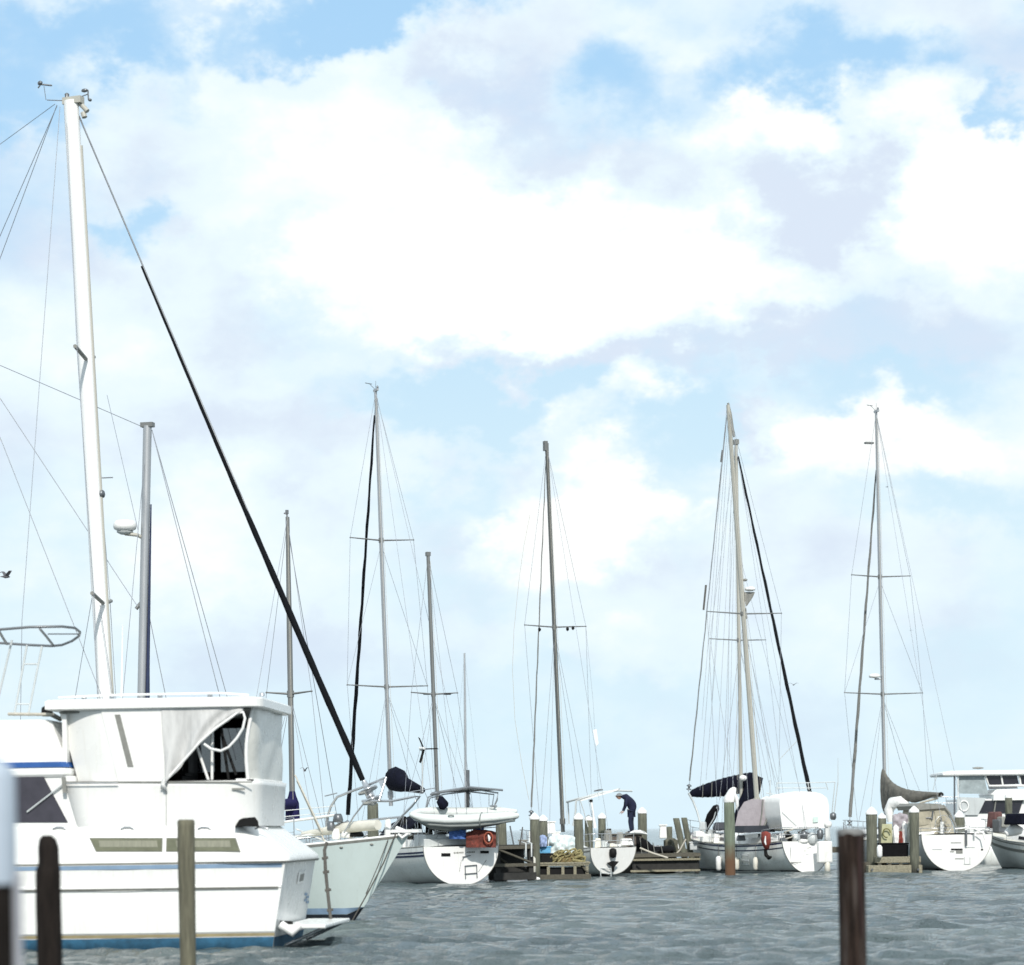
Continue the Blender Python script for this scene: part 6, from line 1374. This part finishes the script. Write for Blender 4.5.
wh = MB().tube([onside(765.5, 836, .48), onside(765, 842, .48), onside(766, 845, .48)], [.02, .05, .02], 6)
single('life_sling', [('bag', b_, redc, 0), ('tail', tail, rubber, 0), ('label_patch', wh, whitepl, 0)], 'red life sling bag with a black tail hanging on the canopy boat side', 'life sling')
ld = MB()
for a, b in (((741, 853), (742.5, 865)), ((748, 853.5), (749, 865)), ((741, 855), (748, 855.5)), ((741.5, 860), (748.5, 860.5)), ((742, 864.5), (749, 865))): ld.tube([q.l(onside(*a, .05)), q.l(onside(*b, .05))], .022, 5)
q.part(ld, 'hull_ladder', gelgrey)
# dark tarpaulin covered workboat that the person stands on
def workboat():
    o = P(640, 862, 114.8); W_ = Frame((o.x, o.y), (1, 0), 'workboat', 'dark workboat under black tarpaulin, tied up behind the small white sailboat', 'workboat')
    rings = []
    for i in range(13):
        t = i / 12; x = lerp(-1.7, 1.55, t); w = .85 * (1 - .5 * max(0, (t - .6) / .4) ** 2); z = .95 + .15 * t
        rings.append([Vector((x, w, z)), Vector((x, w * .9, .1)), Vector((x, 0, -.2)), Vector((x, -w * .9, .1)), Vector((x, -w, z))])
    W_.part(MB().loft(rings), 'hull', hullblack)
    W_.part(MB().box((-.75, 0, 1.38), (1.7, 1.4, .88), top=.96), 'cabin', mat('cabin_brown', (.12, .10, .085), .8, var=.4, bump=.4), bevel=.05)
    W_.part(MB().box((-.75, 0, 1.835), (1.9, 1.6, .05)), 'cabin_roof', wood_dock, bevel=.01)
    rows = []
    for i in range(15):
        t = i / 14; px = lerp(636, 674, t); top = lerp(834, 846, sm(.0, .55, t)); a = W_.p(px, top, 114.2); w = .8
        rows.append([Vector((a.x, -w, 1.0 + .05 * math.sin(i * 2))), Vector((a.x, -w * .9, a.z - .12)), Vector((a.x, -.3, a.z + .04 * math.sin(i * 1.7))), Vector((a.x, .3, a.z)), Vector((a.x, w * .9, a.z - .12)), Vector((a.x, w, 1.0))])
    W_.part(MB().loft(rows, closed=True), 'tarpaulin', blackc)
    for px in (640, 647, 653, 661): W_.part(MB().tube([W_.p(px, 838 + (px - 640) * .35, 113.9), W_.p(px + 2, 856, 113.9)], .02, 4), 'tarp_tie', rubgrey)
workboat()
single('dock_line', [('rope', MB().tube([P(640, 848, 112.5), P(652, 853, 112.3), P(668, 858, 112.2)], .045, 6), ropew, 0)], 'taut mooring rope sloping down in front of the black tarpaulin', 'rope')
single('mooring_rope', [('rope', MB().tube([P(686, 839, 115), P(680, 850, 115), P(674, 856, 115)], .035, 6), ropew, 0)], 'slack mooring rope from the canopy boat bow to the low dock', 'rope')
single('overturned_tender', [('hull', MB().tube([P(630, 833, 113.2), P(634, 832, 113.2), P(640, 832, 113.2), P(647, 834, 113.2)], [.06, .15, .17, .05], 10, flat=(.6, 1)), whitepl, 0), ('keel', MB().tube([P(633, 830.6, 113.1), P(640, 830.4, 113.1), P(645, 832, 113.1)], .02, 5), gelgrey, 0)], 'small white overturned tender at the feet of the standing person', 'tender')
for k, (px, py, w_, hh, m, lab) in enumerate(((663, 832, .35, .6, whitepl, 'white dock bag beside the tilted pilings'), (550, 828, .5, .5, whitepl, 'white locker between the capped pilings and the small sailboat mast'), (556, 836, .4, .3, whitepl, 'low white locker near the foot of the small sailboat mast'))):
    c = P(px, py, 112 if k else 117); single('dock_box', [('body', MB().box(c, (w_, .4, hh), top=.85), m, .04), ('lid', MB().box(c + Vector((0, 0, hh / 2 + .02)), (w_ + .03, .43, .05)), m, .01)], lab, 'dock box')

# ------------------------------------------------------------------ the person on the workboat roof
def person():
    Y = 114.6; q_ = lambda px, py, dy=0: P(px, py, Y + dy); foot = q_(630.5, 835.5)
    zroof = 1.86; root = empty('person', (foot.x, Y, zroof), 0, 'person in dark blue jacket and grey hat bending forward to the left', 'person')
    O = Vector((foot.x, Y, zroof))
    k = 1 / 22.0
    root.scale = (1.12, 1.12, 1.12)
    def J(dx, dz, dy=0): return Vector((dx, dy, dz))
    def skin_obj(name, joints, edges, m, rad):
        me = bpy.data.meshes.new(name); me.from_pydata([tuple(j) for j in joints], edges, []); me.materials.append(m)
        o = bpy.data.objects.new(name, me); COL.objects.link(o); o.parent = root
        md = o.modifiers.new('skin', 'SKIN'); md.use_smooth_shade = True
        if not me.skin_vertices: me.skin_vertices.new()
        for i, r in enumerate(rad): me.skin_vertices[0].data[i].radius = (r, r) if not isinstance(r, tuple) else r
        me.skin_vertices[0].data[0].use_root = True
        ss = o.modifiers.new('sub', 'SUBSURF'); ss.levels = 2; ss.render_levels = 2
        return o
    # pelvis, spine, neck, head, arms, legs (bent forward, looking down to the left)
    j = [J(.07, .88), J(.10, 1.05), J(.06, 1.22), J(-.06, 1.40), J(-.20, 1.50), J(-.31, 1.53), J(-.42, 1.54),
         J(-.02, .50, -.10), J(.02, .10, -.11), J(-.13, .05, -.12), J(.06, .48, .11), J(.10, .10, .12), J(-.05, .05, .13),
         J(-.14, 1.44, -.19), J(-.17, 1.16, -.23), J(-.25, .96, -.14), J(-.26, .91, -.12),
         J(-.16, 1.42, .19), J(-.21, 1.14, .22), J(-.29, .98, .14), J(-.31, .93, .12), J(.06, .86, -.10), J(.08, .86, .10)]
    e = [(0, 1), (1, 2), (2, 3), (3, 4), (4, 5), (5, 6), (0, 21), (21, 7), (7, 8), (8, 9), (0, 22), (22, 10), (10, 11), (11, 12), (3, 13), (13, 14), (14, 15), (15, 16), (3, 17), (17, 18), (18, 19), (19, 20)]
    rad = [.185, .20, .225, .225, .16, .07, .07, .075, .05, .045, .075, .05, .045, .075, .05, .036, .03, .075, .05, .036, .03, .095, .095]
    body = skin_obj('body', j, e, jacket, rad)
    body['label'] = 'dark blue jacket and trousers'
    # jeans as their own clothing over the legs
    jj = [J(.05, .86), J(.04, .84, -.10), J(-.02, .50, -.10), J(.02, .12, -.11), J(.06, .84, .10), J(.06, .48, .11), J(.10, .12, .12)]
    skin_obj('jeans', jj, [(0, 1), (1, 2), (2, 3), (0, 4), (4, 5), (5, 6)], jeans, [.16, .115, .088, .068, .115, .088, .068])
    # head with face
    h = MB(); hc = J(-.45, 1.53); rs = []
    for i in range(11):
        z = -1 + 2 * i / 10; z = max(-.99, min(.99, z)); w = math.sqrt(1 - z * z)
        rs.append([hc + Vector((.105 * w * math.cos(a) * (1.06 if math.cos(a) < 0 else .98) - .015 * z, .078 * w * math.sin(a) * (1 - .15 * (z < -.3)), .125 * z)) for a in [2 * math.pi * n_ / 14 for n_ in range(14)]])
    h.loft(rs); h.ell(hc + Vector((-.115, 0, -.01)), (.025, .014, .022), 8, 5); h.ell(hc + Vector((.0, .08, 0)), (.02, .012, .03), 6, 4); h.ell(hc + Vector((.0, -.08, 0)), (.02, .012, .03), 6, 4); h.ell(hc + Vector((-.1, 0, -.055)), (.016, .026, .008), 8, 4)
    hd = h.build('head', skin, root)
    ey = MB()
    for y in (-.03, .03): ey.ell(hc + Vector((-.102, y, .015)), (.01, .012, .008), 6, 4)
    ey.build('eyes', rubber, hd)
    hat = MB(); hat.ell(hc + Vector((.015, 0, .03)), (.118, .095, .115), 14, 7, zmin=.0); hat.loft([[hc + Vector((.015 + (r_ + .02 * (math.cos(a) < 0)) * math.cos(a), r_ * .85 * math.sin(a), z_)) for a in [2 * math.pi * n_ / 16 for n_ in range(16)]] for r_, z_ in ((.11, .035), (.165, .02), (.165, .03), (.11, .05))], True, False)
    hat.build('hat', hatgrey, hd)
    MB().tube([J(.05 + .17 * math.cos(a), .98 + .01 * math.sin(a), .15 * math.sin(a)) for a in [2 * math.pi * n_ / 14 for n_ in range(15)]], .022, 6).build('belt', whitepl, root)
    # hands: palm, four bent fingers and a thumb each
    for sd, w in ((-1, J(-.26, .91, -.12)), (1, J(-.31, .93, .12))):
        hb_ = MB(); hb_.tube([w, w + Vector((-.04, 0, -.03)), w + Vector((-.075, 0, -.06))], [.028, .04, .034], 8, flat=(.55, 1))
        for f in range(4):
            b = w + Vector((-.07, (f - 1.5) * .019, -.055)); L_ = (.065, .075, .07, .055)[f]
            hb_.tube([b, b + Vector((-L_ * .5, 0, -L_ * .35)), b + Vector((-L_ * .55, 0, -L_ * .9))], [.0095, .009, .007], 6)
        b = w + Vector((-.03, -sd * .03, -.02)); hb_.tube([b, b + Vector((-.03, -sd * .03, -.02)), b + Vector((-.06, -sd * .03, -.04))], [.012, .011, .008], 6)
        hb_.build('hand', skin, root)
    for dx, dy in ((-.02, -.11), (.06, .12)):
        MB().tube([J(dx + .09, .05, dy), J(dx, .06, dy), J(dx - .12, .045, dy), J(dx - .2, .03, dy)], [.05, .055, .045, .025], 8, flat=(.8, 1)).build('boot', rubgrey, root)
person()

# ------------------------------------------------------------------ birds
def bird(px, py, Y, span, label, yaw=0.0, flap=.5, m=gull):
    c = P(px, py, Y); root = empty('gull', c, yaw, label, 'bird', 'gulls in flight')
    s_ = span
    b = MB().tube([(-.20 * s_, 0, 0), (-.1 * s_, 0, .01 * s_), (0, 0, 0), (.12 * s_, 0, .01 * s_), (.2 * s_, 0, .02 * s_), (.25 * s_, 0, .01 * s_)], [.01 * s_, .035 * s_, .055 * s_, .045 * s_, .03 * s_, .005 * s_], 8)
    b.prism([(-.28 * s_, -.05 * s_, 0), (-.15 * s_, 0, .01 * s_), (-.28 * s_, .05 * s_, 0)], (0, 0, .008 * s_)); b.build('body', m, root)
    for sd in (1, -1):
        rows = []
        for t, ch, sw, z in ((0, .16, 0, 0), (.25, .17, .02, .5), (.5, .13, .03, .85), (.75, .08, -.02, .8), (1, .01, -.12, .55)):
            y = sd * t * .5 * s_; rows.append([Vector(((.06 + sw + ch * .5) * s_, y, z * flap * .25 * s_)), Vector(((.06 + sw) * s_, y, z * flap * .25 * s_ + .012 * s_)), Vector(((.06 + sw - ch * .6) * s_, y, z * flap * .25 * s_))])
        MB().sheet(rows, .006 * s_).build('wing', m, root)
bird(5, 577, 62, .62, 'dark gull gliding at the left edge above the tower frame', yaw=.8, flap=1.1)
bird(793.5, 685, 118, .55, 'small gull flying just right of the black furled jib', yaw=1.2, flap=.8)
bird(887, 487, 160, .35, 'tiny distant gull right of the slim mast, the upper of two specks', yaw=.3)
bird(911, 630.5, 160, .3, 'tiny distant gull beside the lower spreader, the lower of two specks', yaw=2)
bird(304.5, 771, 80, .35, 'little dark bird between the purple cover mast and the bow rail', yaw=1.0, flap=1.5)

# ------------------------------------------------------------------ small gear
def gear(fr, rnd, x0, x1, y0, y1, z0, n, hmax=.6):
    for k in range(n):
        c = Vector((rnd.uniform(x0, x1), rnd.uniform(y0, y1), z0)); h = rnd.uniform(.15, hmax); w = rnd.uniform(.1, .28); kind = rnd.randrange(4)
        m = rnd.choice([gel, whitepl, steeldk, rubgrey, rubber, gelgrey, deckw, canvasgrey, navyc])
        if kind == 0: fr.part(MB().box(c + Vector((0, 0, h / 2)), (w * 1.6, w, h), rz=rnd.random() * 3, top=.85), 'gear_box', m, bevel=.03)
        elif kind == 1: fr.part(MB().lathe(c, [(w * .4, 0), (w * .5, .04), (w * .42, h * .6), (w * .3, h), (.01, h)], 9, wob=.2), 'canister', m)
        elif kind == 2: fr.part(MB().tube([c, c + Vector((rnd.uniform(-.3, .3), rnd.uniform(-.3, .3), h * 1.6))], .025, 5), 'boat_pole', rnd.choice([steeldk, gelgrey, roped]))
        else: fr.part(MB().tube([c + Vector((w * math.cos(a), w * math.sin(a), .05 + .04 * q)) for q, a in enumerate([j * .8 for j in range(14)])], .03, 5), 'rope_coil', rnd.choice([roped, ropew]))
gear(KETCH, random.Random(2), 1.0, 7.5, .3, 1.5, 1.45, 16, .6)
gear(KETCH, random.Random(4), .4, 2.4, -1.3, 1.3, 1.5, 12, .7)
gear(CANOPY, random.Random(5), 7.0, 11.0, .1, .8, 1.45, 12, .5)
gear(CANOPY, random.Random(8), .3, 1.5, -1.0, 1.0, 1.4, 8, .45)

c = P(515, 838, 103); single('leaning_poles', [('pole', MB().tube([c + Vector((0, 0, -.6)), c + Vector((-.2, .1, .5))], .03, 6), steeldk, 0), ('pole', MB().tube([c + Vector((.15, .1, -.6)), c + Vector((.32, .1, .45))], .025, 6), roped, 0)], 'two thin dark poles leaning above the dark finger pier', 'poles')
crate(519, 527, 840, 846.5, 103.5, .4, 'deck_crate', rubgrey, 'small grey crate on the dark finger pier beside the capped pilings', 'crate')
crate(655, 661, 846, 852, 114.4, .3, 'dock_crate', steeldk, 'small dark crate on the low dock in front of the black tarpaulin', 'crate')
crate(690, 697, 842, 850, 116.5, .3, 'locker', gelgrey, 'grey locker on the low dock beside the canopy boat bow', 'locker')
canvas_lump(664, 678, 838, 853, 117.5, .5, 'tarp_heap', mat('tarp_olive', (.10, .10, .075), .9, var=.4, bump=.5), 'olive tarp heaped at the foot of the tilted pilings', 'tarp', 21)
piling(609, 829, 115.5, 5, wood_dark, 'short dark stub piling behind the small sailboat cockpit', cap=False)
